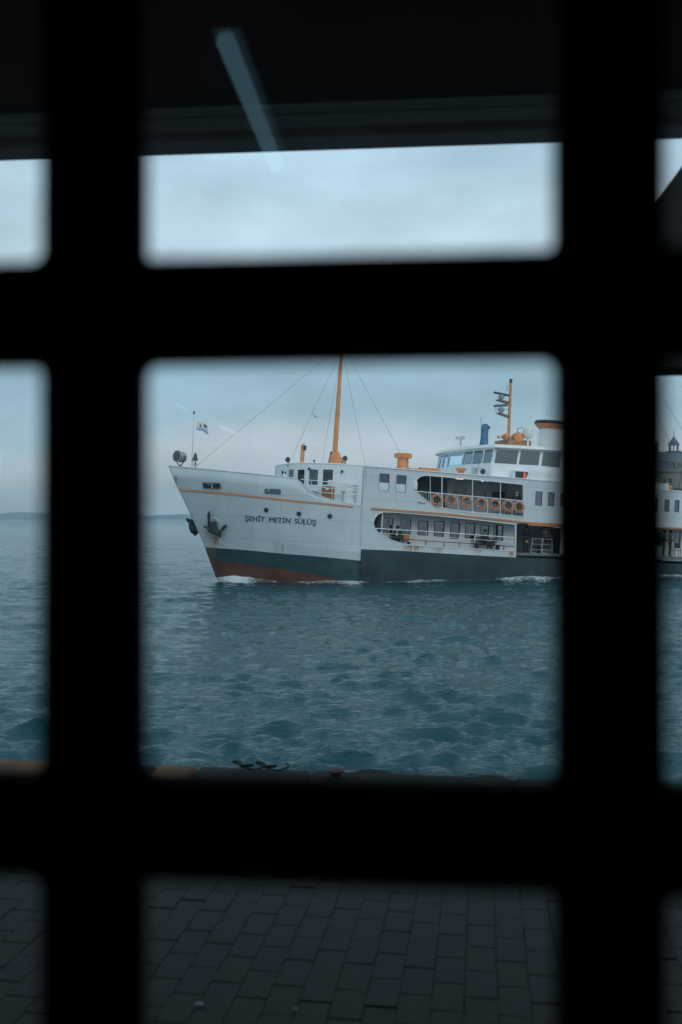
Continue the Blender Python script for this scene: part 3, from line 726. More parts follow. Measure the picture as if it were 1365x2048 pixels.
for i, poly in enumerate(whole):
    wnd = frame_strip(poly, HB, 'window', RAILW if i > 1 else GREY, sidew)
    flatpane(poly, HB - .05, 'pane', WINDOWG if i > 1 else WINDOWS, wnd)
for poly in holes: frame_strip(poly, HB, 'opening_rim', RAILW, sidew, .06)
# second orange stripe along the belt between the decks
ribbon([(Vector((a, -HB, z_o2(a))), Vector((0, -1, 0))) for a in np.linspace(P(742.5, 1017, HB).x, aEnd, 20)], .12, .06, 'side_stripe', STRIPE, sidew)
# roof of the upper deck (overhanging edge strip) and the decks inside
aRoofEnd = LEN - 6
sl = [(a727, -HB - .05), (aRoofEnd, -HB - .05), (aRoofEnd, HB + .05), (a727, HB + .05)]
roof = MB().prism(sl, lambda x: z_roof(x) - .0, lambda x: z_roof(x) + .06).build('upper_roof', WHITE, ferry)
updeck = lambda x: z_o2(x) + .05
z_lowfl = lineZ([(766, 1098), (889, 1099), (1031, 1106), (1340, 1114)], HB)
MB().prism([(a727 + .06, -HB + .09), (aEnd, -HB + .09), (aEnd, HB - .09), (a727 + .06, HB - .09)], lambda x: updeck(x) - .12, lambda x: updeck(x)).build('upper_deck', [INTC], ferry)
MB().prism([(a727 + .06, -HB + .09), (LEN - 2, -HB + .09), (LEN - 2, HB - .09), (a727 + .06, HB - .09)], lambda x: z_lowfl(x) - .15, z_lowfl).build('lower_deck', DECK, ferry)
MB().prism([(a727 + .06, -HB + .09), (aEnd, -HB + .09), (aEnd, HB - .09), (a727 + .06, HB - .09)], lambda x: z_roof(x) - .16, lambda x: z_roof(x) - .05).build('saloon_ceiling', INTD, ferry)
# casing block added in the upper saloon to keep its openings dark
a895 = P(930, 985, HB).x; a1048 = P(1048, 1000, HB).x
cas = MB().prism([(a895, -2.6), (aEnd - 1, -2.6), (aEnd - 1, 2.6), (a895, 2.6)], lambda x: updeck(x), lambda x: z_roof(x) - .17).build('sight_blocking_casing', INTD, ferry)
for i in range(6):
    a = a895 + .5 + i * 1.35; MB().box((a + .4, -2.62, updeck(a) + 1.45), (.9, .05, .8)).build('casing_window', mat('casing_glass', (.03, .04, .05), .15, spec=.7), cas)
MB().prism([(a1048 + .05, -HB + .1), (a1048 + .12, -HB + .1), (a1048 + .12, -2.65), (a1048 + .05, -2.65)], updeck, lambda x: z_roof(x) - .17).build('saloon_bulkhead', INTD, ferry)
for sg in (1,):
    MB().prism([(P(945, 985, HB).x, 4.2), (aEnd, 4.2), (aEnd, 4.25), (P(945, 985, HB).x, 4.25)], updeck, lambda x: z_roof(x) - .17).build('saloon_bulkhead', INTD, ferry)
# saloon strip lights
for px, py, col_, px2 in ((912, 961, (1.0, .55, .3), 927), (963, 966, (.6, .8, 1.0), 976)):
    q0 = P(px, py, 3.6); q1 = P(px2, py + 1.5, 3.6); zc_ = z_roof(q0.x) - .2
    MB().tube([(q0.x, -3.6, zc_), (q1.x, -3.6, z_roof(q1.x) - .2)], .035, 8).build('strip_light', mat('saloon_light_%d' % px, (.8, .8, .8), .5, emit=col_, estr=1.6), ferry)
# benches in the upper saloon, seen through the front windows
for i in range(3):
    a = P(790, 985, 2).x + i * 1.1; b_ = MB().box((a, -1.0, updeck(a) + .42), (.45, 3.2, .08)); b_.box((a + .24, -1.0, updeck(a) + .72), (.06, 3.2, .55))
    b_.box((a, -2.4, updeck(a) + .2), (.4, .06, .4)).box((a, .4, updeck(a) + .2), (.4, .06, .4)); b_.build('bench', DARK, ferry)

# ---------------- lower promenade: recessed wall with windows
IB = HB - 1.25
zc_low = lambda a: updeck(a) - .12
a0w = P(750, 1050, HB).x + .15; a1w = P(1034, 1060, HB).x
lowwin = [(836, 857, 1043, 1071), (868.6, 889.4, 1043.4, 1073.4), (901, 920.6, 1046.6, 1076.6), (930.6, 951, 1047.7, 1077), (961, 978.6, 1051, 1080), (987.7, 1007, 1051, 1081)]
doors = [(764, 787, 1036, 1067), (800.6, 823, 1037, 1069)]
wh = [wrect(*w_, IB, .04) for w_ in lowwin + doors]
a0i = P(752, 1050, IB).x; a1i = P(1031, 1060, IB).x
zi = lambda a: z_lowfl(a)
outer = [(a0i, zi(a0i)), (a1i, zi(a1i)), (a1i, zc_low(a1i)), (a0i, zc_low(a0i))]
vv, ff = plate2d(outer, wh, .06)
inner = MB().add([(u, -IB + .03 + w, v) for u, v, w in vv], ff).build('promenade_wall', INW, ferry)
for i, poly in enumerate(wh):
    wnd = frame_strip(poly, IB, 'window', GREY if i > 5 else DARK, inner, .05); flatpane(poly, IB - .04, 'pane', WINDOWG if i < 6 else WINDOWC, wnd)
    if i > 5:
        cxm = (min(p[0] for p in poly) + max(p[0] for p in poly)) / 2; z0 = min(p[1] for p in poly); z1 = max(p[1] for p in poly)
        MB().box((cxm + .1, -IB + .02, (z0 + z1) / 2), (.09, .04, z1 - z0)).build('mullion', GREY, wnd)
# curved front end of the promenade and the saloon inside
MB().box((a0i - .03, -(IB + HB) / 2 + .02, (zi(a0i) + zc_low(a0i)) / 2), (.06, HB - IB - .1, zc_low(a0i) - zi(a0i))).build('promenade_end', INW, ferry)
MB().box(((a0i + a1i) / 2, -.4, (zi(a0i) + zc_low(a0i)) / 2 - .3), (a1i - a0i - .3, 1.2, 2.2)).build('engine_casing', INTD, ferry)
MB().box(((a0i + a1i) / 2, -IB + .32, zc_low(a1i) - .45), (a1i - a0i - .5, .3, .1)).build('saloon_shelf', INTD, ferry)
# vestibule behind the boarding gate and the wall further aft
a2v = P(1122, 1070, IB).x
MB().box(((a1i + a2v) / 2 + .3, -1.5, (zi(a1i) + zc_low(a1i)) / 2), (a2v - a1i + 1.2, .08, 2.6)).build('vestibule_back', INTD, ferry)
MB().box((a1i + .03, -2.7, (zi(a1i) + zc_low(a1i)) / 2), (.06, 2.4, zc_low(a1i) - zi(a1i))).build('vestibule_side', INTD, ferry)
aw2 = [(1148, 1160), (1175, 1187), (1205, 1217), (1240, 1252), (1275, 1287), (1312, 1324), (1350, 1362), (1385, 1397)]
wh2 = [wrect(x0, x1, 1062 + (x0 - 1148) * .018, 1088 + (x0 - 1148) * .018, IB, .03) for x0, x1 in aw2]
a3 = aEnd
vv, ff = plate2d([(a2v, zi(a2v)), (a3, zi(a3)), (a3, zc_low(a3)), (a2v, zc_low(a2v))], wh2, .06)
inner2 = MB().add([(u, -IB + .03 + w, v) for u, v, w in vv], ff).build('promenade_wall', INW, ferry)
for poly in wh2:
    wnd = frame_strip(poly, IB, 'window', DARK, inner2, .05); flatpane(poly, IB - .04, 'pane', WINDOWG, wnd)
MB().box((aEnd + .04, 0, (z_lowfl(aEnd) + z_roof(aEnd)) / 2), (.08, 2 * HB - .2, z_roof(aEnd) - z_lowfl(aEnd))).build('aft_bulkhead', WHITE, ferry)
MB().box(((a2v + aEnd) / 2, -.4, (zi(a2v) + zc_low(a2v)) / 2 - .3), (aEnd - a2v - .4, 1.2, 2.2)).build('engine_casing', INTD, ferry)
# canvas fringe under the belt at the boarding gate
fr_ = MB(); aF0, aF1 = P(1056, 1048, HB).x, P(1118, 1050, HB).x
n = 26
for i in range(n):
    a = aF0 + (aF1 - aF0) * i / n; w = (aF1 - aF0) / n
    fr_.box((a + w / 2, -HB - .02, z_o2(a) - .10), (w * .8, .05, .12 + .03 * (i % 2)))
fr_.build('fringe', ORANGE, sidew)

# ---------------- railings
def railpts(pix, b): return [P(x, y, b) for x, y in pix]
RB = HB - .03
rl = empty('lower_railing'); rl.parent = ferry
MB().tube(railpts([(749, 1056.6), (793, 1059.5), (852, 1063), (948.9, 1069.5), (1032, 1075.7)], RB), .03).build('top_rail', RAILW, rl)
MB().tube(railpts([(800, 1076.5), (852, 1082), (948.9, 1087.5), (1029, 1093.3)], RB), .022).build('lower_rail', BLACK, rl)
MB().tube(railpts([(757, 1065.5), (800, 1068.5), (852, 1072.5), (948.9, 1078.5), (1032, 1084.5)], RB), .014).build('middle_rail', RAILW, rl)
for px in (793.4, 852, 888, 918.6, 948.9, 1008, 1031):
    yb = np.interp(px, [785, 820, 889, 1030], [1081, 1090, 1096, 1104]); yt = np.interp(px, [749, 852, 948.9, 1032], [1056.6, 1063, 1069.5, 1075.7])
    q0, q1 = P(px, yb, RB), P(px, yt, RB); q1.x = q0.x
    ym = q0.lerp(q1, .45)
    MB().tube([ym, q1], .022).build('post', RAILW, rl); MB().tube([q0, ym], .024).build('post_foot', BLACK, rl)
ru = empty('upper_railing'); ru.parent = ferry
tr = [(834, 982.6), (886, 987.3), (945.7, 992.7), (1048, 1002)]
MB().tube(railpts(tr, RB), .028).build('top_rail', RAILW, ru)
def ubot(px): return np.interp(px, [832, 836, 848, 863.8, 886, 917, 946, 1002.5, 1047.5], [979, 986, 996.8, 1007.8, 1017.3, 1022.6, 1025.5, 1030.5, 1034.6])
def utop(px): return np.interp(px, [t[0] for t in tr], [t[1] for t in tr])
MB().tube([P(px, ubot(px) - 1.6, RB) for px in (868, 886, 917, 946, 1002.5, 1047)], .018).build('bottom_rail', RAILW, ru)
px = 838.5
while px < 1046:
    q0, q1 = P(px, ubot(px), RB), P(px, utop(px), RB); q1.x = q0.x
    MB().tube([q0, q1], .010, 4).build('baluster', RAILW, ru); px += 4.75
for px in (916.8, 975.7, 1025):
    q0, q1 = P(px, ubot(px), RB), P(px, utop(px), RB); MB().tube([q0, q1], .022).build('post', RAILW, ru)
for px, r_ in ((861, .018), (884.5, .035), (945.7, .03), (1001.5, .03)):
    yt = np.interp(px, [841, 851, 886, 946, 1002.5, 1047], [953, 950.5, 953.6, 959, 964.3, 969.4]); q0, q1 = P(px, ubot(px), RB), P(px, yt, RB); MB().tube([q0, q1], r_).build('stanchion', RAILW, ru)
MB().lathe([(.02, -.30), (.14, -.24), (.16, 0), (.14, .24), (.02, .30)], P(830.5, 971, HB - .06), 14).build('raft_canister', RAILW, ferry, smooth=True)
MB().tube([P(836, 1004.5, HB + .02), P(852, 1007.5, HB + .02)], .018).build('grab_rail', DARK, sidew)

# ---------------- rounded front of the upper saloon
fx = P(561, 945, 0).x
def front_plan(b):            # x of the front bulkhead at half-breadth b
    return a727 - .02 - (a727 - fx) * (1 - (abs(b) / (HB - .25)) ** 2.6) ** .5
fb = [HB - .25, HB - .27, HB - .38, 4.6, 4.1, 3.4, 2.5, 1.5, .5, -.5, -1.5, -2.5, -3.4, -4.1, -4.6, -(HB - .38), -(HB - .27), -(HB - .25)]
fp = [Vector((front_plan(b), -b)) for b in fb]
zft = lambda a: z_roof(a727) + (a - a727) * -.012 + .03
zfb = lambda a: z_or(min(a, a727)) + .0
frontm = MB(); fwin = []
def pxof(v):
    d = (M @ v) - CAM; f = Vector((0, math.cos(PITCH), math.sin(PITCH))); u = Vector((0, -math.sin(PITCH), math.cos(PITCH)))
    return CX + F * d.x / d.dot(f), CY - F * d.dot(u) / d.dot(f)
def zpx(x, y, py):            # height at plan point (x,y) that shows at photo row py
    lo_, hi_ = -3.0, 14.0
    for _ in range(40):
        m_ = (lo_ + hi_) / 2
        if pxof(Vector((x, y, m_)))[1] > py: lo_ = m_
        else: hi_ = m_
    return lo_
def facet(m, p0, p1, z0, z1, holes, th=.05, rake=0.0, zr=0.0, mi=0):
    d = (p1 - p0); L_ = d.length; d = d / L_; nr = Vector((d.y, -d.x))
    vv, ff = plate2d([(0, z0), (L_, z0), (L_, z1), (0, z1)], holes, th)
    def mp__(u, v, w):
        q_ = p0 + d * u + nr * w; return Vector((q_.x + rake * max(0, v - zr), q_.y, v))
    m.add([mp__(u, v, w) for u, v, w in vv], ff, mi); return mp__
fz0 = zfb(a727) - .5
for i in range(len(fp) - 1):
    p0, p1 = fp[i], fp[i + 1]; c_ = (p0 + p1) / 2; z1 = zft(c_.x); hol = []
    if fb[i] in (4.1, 3.4, 2.5, 1.5, -.5, -1.5, -2.5) or fb[i] == 4.6:
        L_ = (p1 - p0).length; w = min(.62, L_ * .7); zt_ = zpx(c_.x, c_.y, 939); zb_ = zt_ - .92
        hol = [rrect(L_ / 2 - w / 2, L_ / 2 + w / 2, zb_, zt_, .05)]
    mp__ = facet(frontm, p0, p1, fz0, z1, hol)
    if hol: fwin.append([mp__(u, v, 0) for u, v in hol[0]])
fh = frontm.build('saloon_front', WHITE, ferry)
for loop in fwin:
    n = len(loop); w_ = MB().tube(loop + [loop[0]], .022, 5, cap=False).build('window', GREY, fh, smooth=True)
    MB().add(loop, [tuple(range(n))]).build('pane', WINDOWC, w_)
MB().prism([(v.x, v.y) for v in fp], lambda x: zft(x), lambda x: zft(x) + .05).build('front_roof', WHITE, fh)
MB().prism([(v.x + .06, v.y * .98) for v in fp] , lambda x: updeck(a727) - .1, lambda x: updeck(a727)).build('front_deck', DECK, fh)
MB().tube([Vector((v.x, v.y, zft(v.x) + .02)) for v in fp], .05, 6).build('roof_rim', WHITE, fh, smooth=True)
# step at the corner of the full-beam wall
MB().box((a727 + .02, -(HB - .14), (z_roof(a727) + ztopend) / 2), (.05, .26, z_roof(a727) - ztopend + .1)).build('corner_plate', WHITE, ferry)
# deck-side details by the bow house: brown locker, ladder rungs, pipe, railings
def fronthit(px, py, off=.06):
    best = None
    for i in range(len(fp) - 1):
        for k in range(5):
            p = fp[i].lerp(fp[i + 1], k / 5); x_, _ = pxof(Vector((p.x, p.y, 5)))
            if p.y < 1.0 and (best is None or abs(x_ - px) < best[0]): 
                d = (fp[i + 1] - fp[i]).normalized(); nr = Vector((d.y, -d.x)); best = (abs(x_ - px), p, nr if nr.y < 0 or nr.x < 0 else -nr)
    p, nr = best[1], best[2]; z = zpx(p.x, p.y, py); return Vector((p.x + nr.x * off, p.y + nr.y * off, z)), Vector((nr.x, nr.y, 0))
q, nr = fronthit(654, 986, .16); rt = Vector((-nr.y, nr.x, 0)); rt = rt if rt.x > 0 else -rt
rot = Matrix((rt, nr, Vector((0, 0, 1)))).transposed()
lk = MB().box(q, (.72, .3, .78), rot=rot).build('locker', WOODB, fh, bevel=.02)
MB().box(q + nr * .16 + Vector((0, 0, .22)), (.2, .02, .12), rot=rot).build('locker_label', RINGW, lk)
MB().box(q + nr * .155, (.70, .02, .03), rot=rot).build('locker_seam', RAILW, lk)
for k in range(6):
    q0, nr = fronthit(708.5, 972 + k * 6, .09); rt = Vector((-nr.y, nr.x, 0)); MB().tube([q0 - rt * .17, q0 + rt * .17], .016, 5).build('ladder_rung', GREY, fh)
q0, nr = fronthit(686, 1004, .35); q1, _ = fronthit(686, 984, .35)
pv_ = MB().tube([q0, q1], .035, 7); pv_.tube([q1 + Vector((-.12, 0, 0)), q1 + Vector((.14, 0, .0))], .05, 7); pv_.build('vent_pipe', GREY, fh, smooth=True)
q0, nr = fronthit(626, 986, .05); MB().box(q0 + Vector((.0, 0, 0)), (.5, .3, .25), rot=rot).build('deck_box', GREY, fh)
for px, py in ((618, 936), (680, 941), (566, 943)):
    q0, nr = fronthit(px, py, .1); MB().lathe([(.03, -.02), (.08, 0), (.08, .1), (.03, .14)], q0, 10, axis=(0, 0, -1)).build('wall_lamp', DARK, fh, smooth=True)
hr = empty('foredeck_railing'); hr.parent = ferry
for dy in (0, 12, 22):
    pts_ = [P(x, y, HB - .12) for x, y in ((602 + dy * 1.3, 958.5 + dy * 1.05), (650, 963.5 + dy * 1.0), (714.6, 969.7 + dy * .95))]
    MB().tube(pts_, .02 if dy else .026, 6).build('rail', RAILW, hr)
for px in (622, 642, 664, 688, 712):
    yb = np.interp(px, [604.6, 615, 634, 658.5, 683, 712], [969, 980.6, 990.8, 999, 1005, 1010]); yt = np.interp(px, [602, 650, 714.6], [958.5, 963.5, 969.7])
    q0, q1 = P(px, yb, HB - .12), P(px, yt, HB - .12); q1.x = q0.x; MB().tube([q0, q1], .018, 6).build('post', RAILW, hr)

# ---------------- wheelhouse
WB = 4.3
def corner(b): return P(985, 915, WB).x - .62 * (1 - (b / WB) ** 2)
wbs = [WB, 3.4, 2.3, 1.15, -1.15, -2.3, -3.4, -WB]
wp = [Vector((corner(b), -b)) for b in wbs]
z_wt = lineZ([(989, 899), (1078, 903), (1120, 906)], WB); z_wb = lineZ([(989, 926), (1078, 931), (1120, 935.5)], WB)
z_wr = lineZ([(989, 895.8), (1125, 903)], WB)
aW1 = P(1165, 920, WB).x; aWc = wp[0].x
wh_ = MB(); panes = []
zw0 = z_roof(aWc) + .05; ztop = z_wr(aWc)
for i in range(len(wp) - 1):
    p0, p1 = wp[i], wp[i + 1]; L_ = (p1 - p0).length; m_ = .10
    hol = [rrect(m_, L_ - m_, z_wb(aWc), z_wt(aWc), .05)]; mp__ = facet(wh_, p0, p1, zw0 - .3, ztop, hol, rake=.16, zr=z_wb(aWc))
    panes.append([mp__(u, v, 0) for u, v in hol[0]])
rk = .16 * (ztop - z_wb(aWc))
shol = []
for x0, x1 in ((989, 1034), (1038, 1078), (1083, 1120), (1127, 1158)):
    p0 = P(x0, 920, WB).x; p1 = P(x1, 920, WB).x; shol.append([(p0 + .02, z_wb(p0)), (p1 - .0, z_wb(p1)), (p1 + .10, z_wt(p1)), (p0 + .14, z_wt(p0))])
so = [(aWc, zw0 - .3), (aW1, zw0 - .9), (aW1, z_wr(aW1)), (aWc + rk, ztop)]
vv, ff = plate2d(so, shol, .05)
for sg in (-1, 1): wh_.add([(u, sg * (WB - .025) + w, v) for u, v, w in vv], ff)
wh_.box((aW1, 0, (zw0 + z_wr(aW1)) / 2), (.06, 2 * WB - .1, z_wr(aW1) - zw0 + .6))
wheel = wh_.build('wheelhouse', WHITE, ferry)
for sg in (-1, 1):
    for poly in shol: panes.append([Vector((u, sg * (WB - .025), v)) for u, v in poly])
for k, loop in enumerate(panes):
    n = len(loop); w_ = MB().tube(loop + [loop[0]], .02, 5, cap=False).build('window', DARK, wheel, smooth=True)
    MB().add(loop, [tuple(range(n))]).build('pane', WINDOWW, w_)
# interior: console, floor, rear partition
MB().prism([(aWc - .4, -WB + .1), (aW1, -WB + .1), (aW1, WB - .1), (aWc - .4, WB - .1)], lambda x: zw0 + .0, lambda x: zw0 + .05).build('wheelhouse_floor', DECK, wheel)
MB().box((aWc + 1.9, .2, (zw0 + ztop) / 2), (.06, 2 * WB - .5, ztop - zw0)).build('wheelhouse_partition', mat('partition_grey', (.16, .20, .23), .6), wheel)
MB().prism([(aWc + 1.95, -WB + .45), (aW1 - .1, -WB + .45), (aW1 - .1, WB - .45), (aWc + 1.95, WB - .45)], zw0 + .06, lambda x: z_wr(x) - .05).build('window_dark_block', mat('dark_block_tone', (.05, .068, .078), .6), wheel)  # dark block added so the aft side windows look evenly dark
MB().box((aWc + .5, 0, zw0 + .55), (.5, 5.0, 1.1)).build('console', DARK, wheel)
MB().torus((aWc + .95, -.2, zw0 + 1.2), .3, .02, (1, 0, 0), 18, 5).build('steering_wheel', DARK, wheel)
# roof with rounded, overhanging front
def rf(o_, fo): return [(P(985, 915, WB).x + .1 - (.75 + fo) * (1 - abs(b / (WB + o_)) ** 3), -b) for b in np.linspace(WB + o_, -(WB + o_), 17)] + [(aW1 + .3, WB + o_), (aW1 + .3, -(WB + o_))]
wr = MB(); wr.prism(rf(.30, .35), lambda x: z_wr(x), lambda x: z_wr(x) + .09); wr.prism(rf(.05, .0), lambda x: z_wr(x) + .09, lambda x: z_wr(x) + .24)
wroof = wr.build('wheelhouse_roof', WHITE, ferry, bevel=.02)
z_rt = lambda a: z_wr(a) + .23
# side wall between saloon roof and wheelhouse aft of the lantern box
vv, ff = plate2d([(P(1052, 960, HB).x, z_roof(P(1052, 960, HB).x) - .03), (aW1 + 6, z_roof(aW1 + 6) - .03), (aW1 + 6, z_roof(aW1 + 6) + .45), (P(1060, 960, HB).x, z_roof(P(1060, 960, HB).x) + .6)], [], .05)
MB().add([(u, -HB + .02 + w, v) for u, v, w in vv], ff).build('upper_coaming', WHITE, ferry)
# port lantern box
def boxpx(x0, x1, y0, y1, b, d, name, mtl, parent, bev=.0):
    p0, p1 = P(x0, y1, b), P(x1, y0, b); return MB().box(((p0.x + p1.x) / 2, -b + d / 2, (p0.z + p1.z) / 2), (p1.x - p0.x, d, p1.z - p0.z)).build(name, mtl, parent, bevel=bev)
lb = boxpx(1029, 1058, 941.6, 960.5, WB + .5, .5, 'lantern_box', WHITE, ferry, .02)
boxpx(1031, 1056.5, 944, 959.5, WB + .515, .03, 'lantern_board', DARK, lb)
q = P(1050, 951, WB + .55); MB().lathe([(.05, -.18), (.09, -.15), (.09, .12), (.05, .18)], q, 12).build('lantern', mat('orange_lens', (.75, .12, .03), .3, emit=(1, .15, .03), estr=.25), lb, smooth=True)
# air conditioner
ac = boxpx(948, 973.5, 934.7, 951.5, WB + .55, .35, 'air_conditioner', mat('aircon_white', (.55, .56, .55), .5), ferry, .015)
q = P(966.5, 943, WB + .56); MB().lathe([(.17, -.01), (.17, .02), (.15, .02), (.13, .0), (.03, .0), (.03, .02), (.01, .02)], q, 20, axis=(0, -1, 0)).build('fan_grille', DARK, ac, smooth=True)
boxpx(949, 957, 936.5, 950, WB + .565, .03, 'louvre', GREY, ac)
MB().tube([P(953, 950, WB + .4), P(957, 940, WB + .4), P(959, 918, WB + .4)], .012, 5).build('whip_aerial', DARK, ferry)

# ---------------- deck gear on the roofs
def mushroom(name, cap, neck, b, base=None):
    x0, x1, y0, y1 = cap; c0 = P((x0 + x1) / 2, y1, b); rc = (P(x1, y1, b).x - P(x0, y1, b).x) / 2 * 1.0; hc = P(x0, y0, b).z - P(x0, y1, b).z
    rn = (P(neck[1], y1, b).x - P(neck[0], y1, b).x) / 2; hn = c0.z - P(neck[0], neck[2], b).z
    z0 = c0.z
    prof = [(rn * 1.25, -hn), (rn * 1.22, -hn + .12), (rn * 1.02, -hn + .22), (rn, -.08), (rn * 1.05, -.02), (rc, 0), (rc, hc * .85), (rc * .93, hc), (.02, hc * 1.05)]
    return MB().lathe(prof, c0, 24).build(name, ORANGE, ferry, smooth=True, angle=35)
mushroom('ventilator', (790, 823.5, 907, 915.5), (796, 817, 939), 2.6)
mushroom('ventilator', (913.6, 932, 936, 941.6), (917, 927.5, 951), 4.5)
dv = MB().tube([P(816, 938.5, 3.0), P(881, 941.5, 3.0)], .09, 8); dv.box(P(856, 940.5, 3.0), (1.1, .3, .28))
dv.build('davit_boom', ORANGE, ferry, smooth=True, angle=30)
MB().tube([P(881, 941, 3.0), P(881, 947, 3.0)], .03).build('boom_prop', DARK, ferry)
# foremast
mb0 = P(668.6, 929, 0); mt = P(684.8, 684, 0); ml = MB().tube([mb0, mb0.lerp(mt, .3), mb0.lerp(mt, .75), mt], [.17, .155, .115, .07], 14).build('mast', MASTO, ferry, smooth=True)
vv, ff = plate2d([AZ(x, y, 0) for x, y in ((660.7, 930), (662, 915), (663.5, 903.4), (677.5, 904.5), (679.5, 912), (683.5, 920), (689, 926), (694, 931))], [], .42)
MB().add([(u, w, v) for u, v, w in vv], ff).build('mast_foot', MASTO, ml, bevel=.02)
for k in range(9):
    t = .12 + k * .095; c_ = mb0.lerp(mt, t); MB().box(c_ + Vector((.16 - .07 * t, 0, 0)), (.12, .08, .04)).build('climbing_step', MASTO, ml)
MB().lathe([(.02, -.1), (.10, -.06), (.10, .08), (.02, .12)], mb0.lerp(mt, .09) + Vector((-.22, 0, 0)), 10).build('mast_lamp', DARK, ml, smooth=True)
MB().tube([mt + Vector((0, -1.3, -.7)), mt + Vector((0, 1.3, -.7))], .035).build('yard', MASTO, ml)
rg = empty('rigging'); rg.parent = ferry
for (x, y, b, k) in ((393, 932, 0, .0), (583, 917, 1.2, .3), (644, 928, 2.3, .3), (731.5, 932, 2.6, .3), (801, 905, 2.6, 0.0)):
    MB().tube([P(x, y, b), mt - Vector((0, 0, .15 + k))], .0095, 5).build('stay', mat('wire', (.13, .15, .16), .6), rg)
# orange post, spot lamps and bollard on the bow house roof
po = MB().tube([P(604, 931, 1.0), P(606.8, 889.5, 1.0)], .125, 12).build('derrick_post', MASTO, ferry, smooth=True)
MB().lathe([(.05, -.14), (.09, -.12), (.09, .12), (.05, .16)], P(610.5, 896, 1.2), 10).build('post_lamp', DARK, po, smooth=True)
MB().tube([P(608, 889, 1.2), P(609, 885, 1.2)], .02).build('post_tip', DARK, po)
for px, py, yb in ((577.5, 919.5, 932), (692, 917, 930.5)):
    q0 = P(px, yb, 1.6); q1 = P(px - 1, py, 1.6); m = MB().tube([q0, q1], .03, 6); m.tube([q0 + Vector((-.14, 0, 0)), q0 + Vector((.2, 0, 0))], .025, 5)
    m.lathe([(.06, -.1), (.14, -.06), (.17, .07), (.15, .09)], q1, 14, axis=(-.6, -.5, .25)); m.build('spot_lamp', DARK, ferry, smooth=True)
MB().lathe([(.05, 0), (.05, .28), (.06, .3), (.02, .33)], P(628.5, 930, 1.8), 10).build('bollard', DARK, ferry, smooth=True)
rr_ = MB()
for px0, px1 in ((596, 615),):
    for yy in (927, 929.5): rr_.tube([P(px0, yy, 2.0), P(px1, yy, 2.0)], .014, 5)
rr_.build('roof_rail', RAILW, ferry)
# bow gear: searchlight, flagstaff with flag, bell
sl_ = empty('searchlight'); sl_.parent = ferry
c_ = P(361, 913.5, .35); ax = Vector((-.78, -.55, .04)).normalized()
MB().lathe([(.20, -.34), (.30, -.28), (.33, -.1), (.33, .22), (.36, .24), (.36, .30), (.31, .30)], c_, 24, axis=ax).build('drum', mat('searchlight_paint', (.34, .30, .27), .5), sl_, smooth=True)
MB().lathe([(.305, 0), (.305, .02)], c_ + ax * .285, 24, axis=ax).build('lens', mat('searchlight_lens', (.03, .045, .05), .1, spec=.8), sl_)
sv = ax.cross(Vector((0, 0, 1))).normalized(); ft = P(361, 933, .35)
MB().tube([c_ + sv * .40 + Vector((0, 0, .05)), c_ + sv * .38 - Vector((0, 0, .22)), c_ + sv * .15 - Vector((0, 0, .45)), ft, c_ - sv * .15 - Vector((0, 0, .45)), c_ - sv * .38 - Vector((0, 0, .22)), c_ - sv * .40 + Vector((0, 0, .05))], .03, 6).build('yoke', DARK, sl_)
MB().lathe([(.13, -.06), (.12, .02), (.05, .1)], ft, 12).build('foot', DARK, sl_)
f0, f1 = P(384, 937, .1), P(388.3, 828, .1)
fs = MB().tube([f0, f1], [.05, .032], 8).build('flagstaff', RAILW, ferry, smooth=True)
MB().lathe([(.05, 0), (.06, .06), (.06, .14), (.02, .18)], f1, 10).build('staff_lamp', DARK, fs)
MB().tube([P(390, 933, .1), P(392.5, 845, .1)], .008, 4).build('halyard', RAILW, fs)
# flag: pale cloth with a small emblem, flying aft
fl = MB(); w0, w1 = P(394, 841.5, .1), P(394, 859, .1); nu, nv = 16, 8; wd = P(418, 845, .1).x - w0.x; ht = w0.z - w1.z
vv = []; ff = []
for i in range(nu + 1):
    for j in range(nv + 1):
        u, v = i / nu, j / nv
        vv.append((w0.x + wd * u, w0.y + .09 * math.sin(u * 8 + v * 1.2) * (0.3 + u), w0.z - ht * v - .10 * u * u - .12 * u - .02 * math.sin(u * 9)))
for i in range(nu):
    for j in range(nv): ff.append((i * (nv + 1) + j, (i + 1) * (nv + 1) + j, (i + 1) * (nv + 1) + j + 1, i * (nv + 1) + j + 1))
fl.add(vv, ff)
fl.m = [1 if (i in (4, 5) and j in (2, 3, 4)) else 2 if (9 <= i <= 13 and j in (1, 2)) else 3 if j >= 6 else 0 for i in range(nu) for j in range(nv)]
fl.build('flag', [mat('flag_white', (.62, .64, .65), .8), mat('flag_red', (.45, .05, .05), .8), mat('flag_dark', (.05, .10, .10), .8), mat('flag_blue', (.25, .42, .55), .8)], fs, smooth=True)
bs = MB().tube([P(391, 935, .25), P(390.6, 921, .25)], .03, 6); bs.tube([P(387, 932, .25), P(391, 924, .25), P(396, 931, .25)], .018, 5)
bst = bs.build('bell_stand', DARK, ferry)
MB().lathe([(.19, -.18), (.17, -.14), (.12, 0), (.10, .16), (.05, .22), (.03, .32)], P(391, 915, .25), 18).build('bell', mat('dark_bronze', (.05, .055, .05), .4, metal=.6), bst, smooth=True)

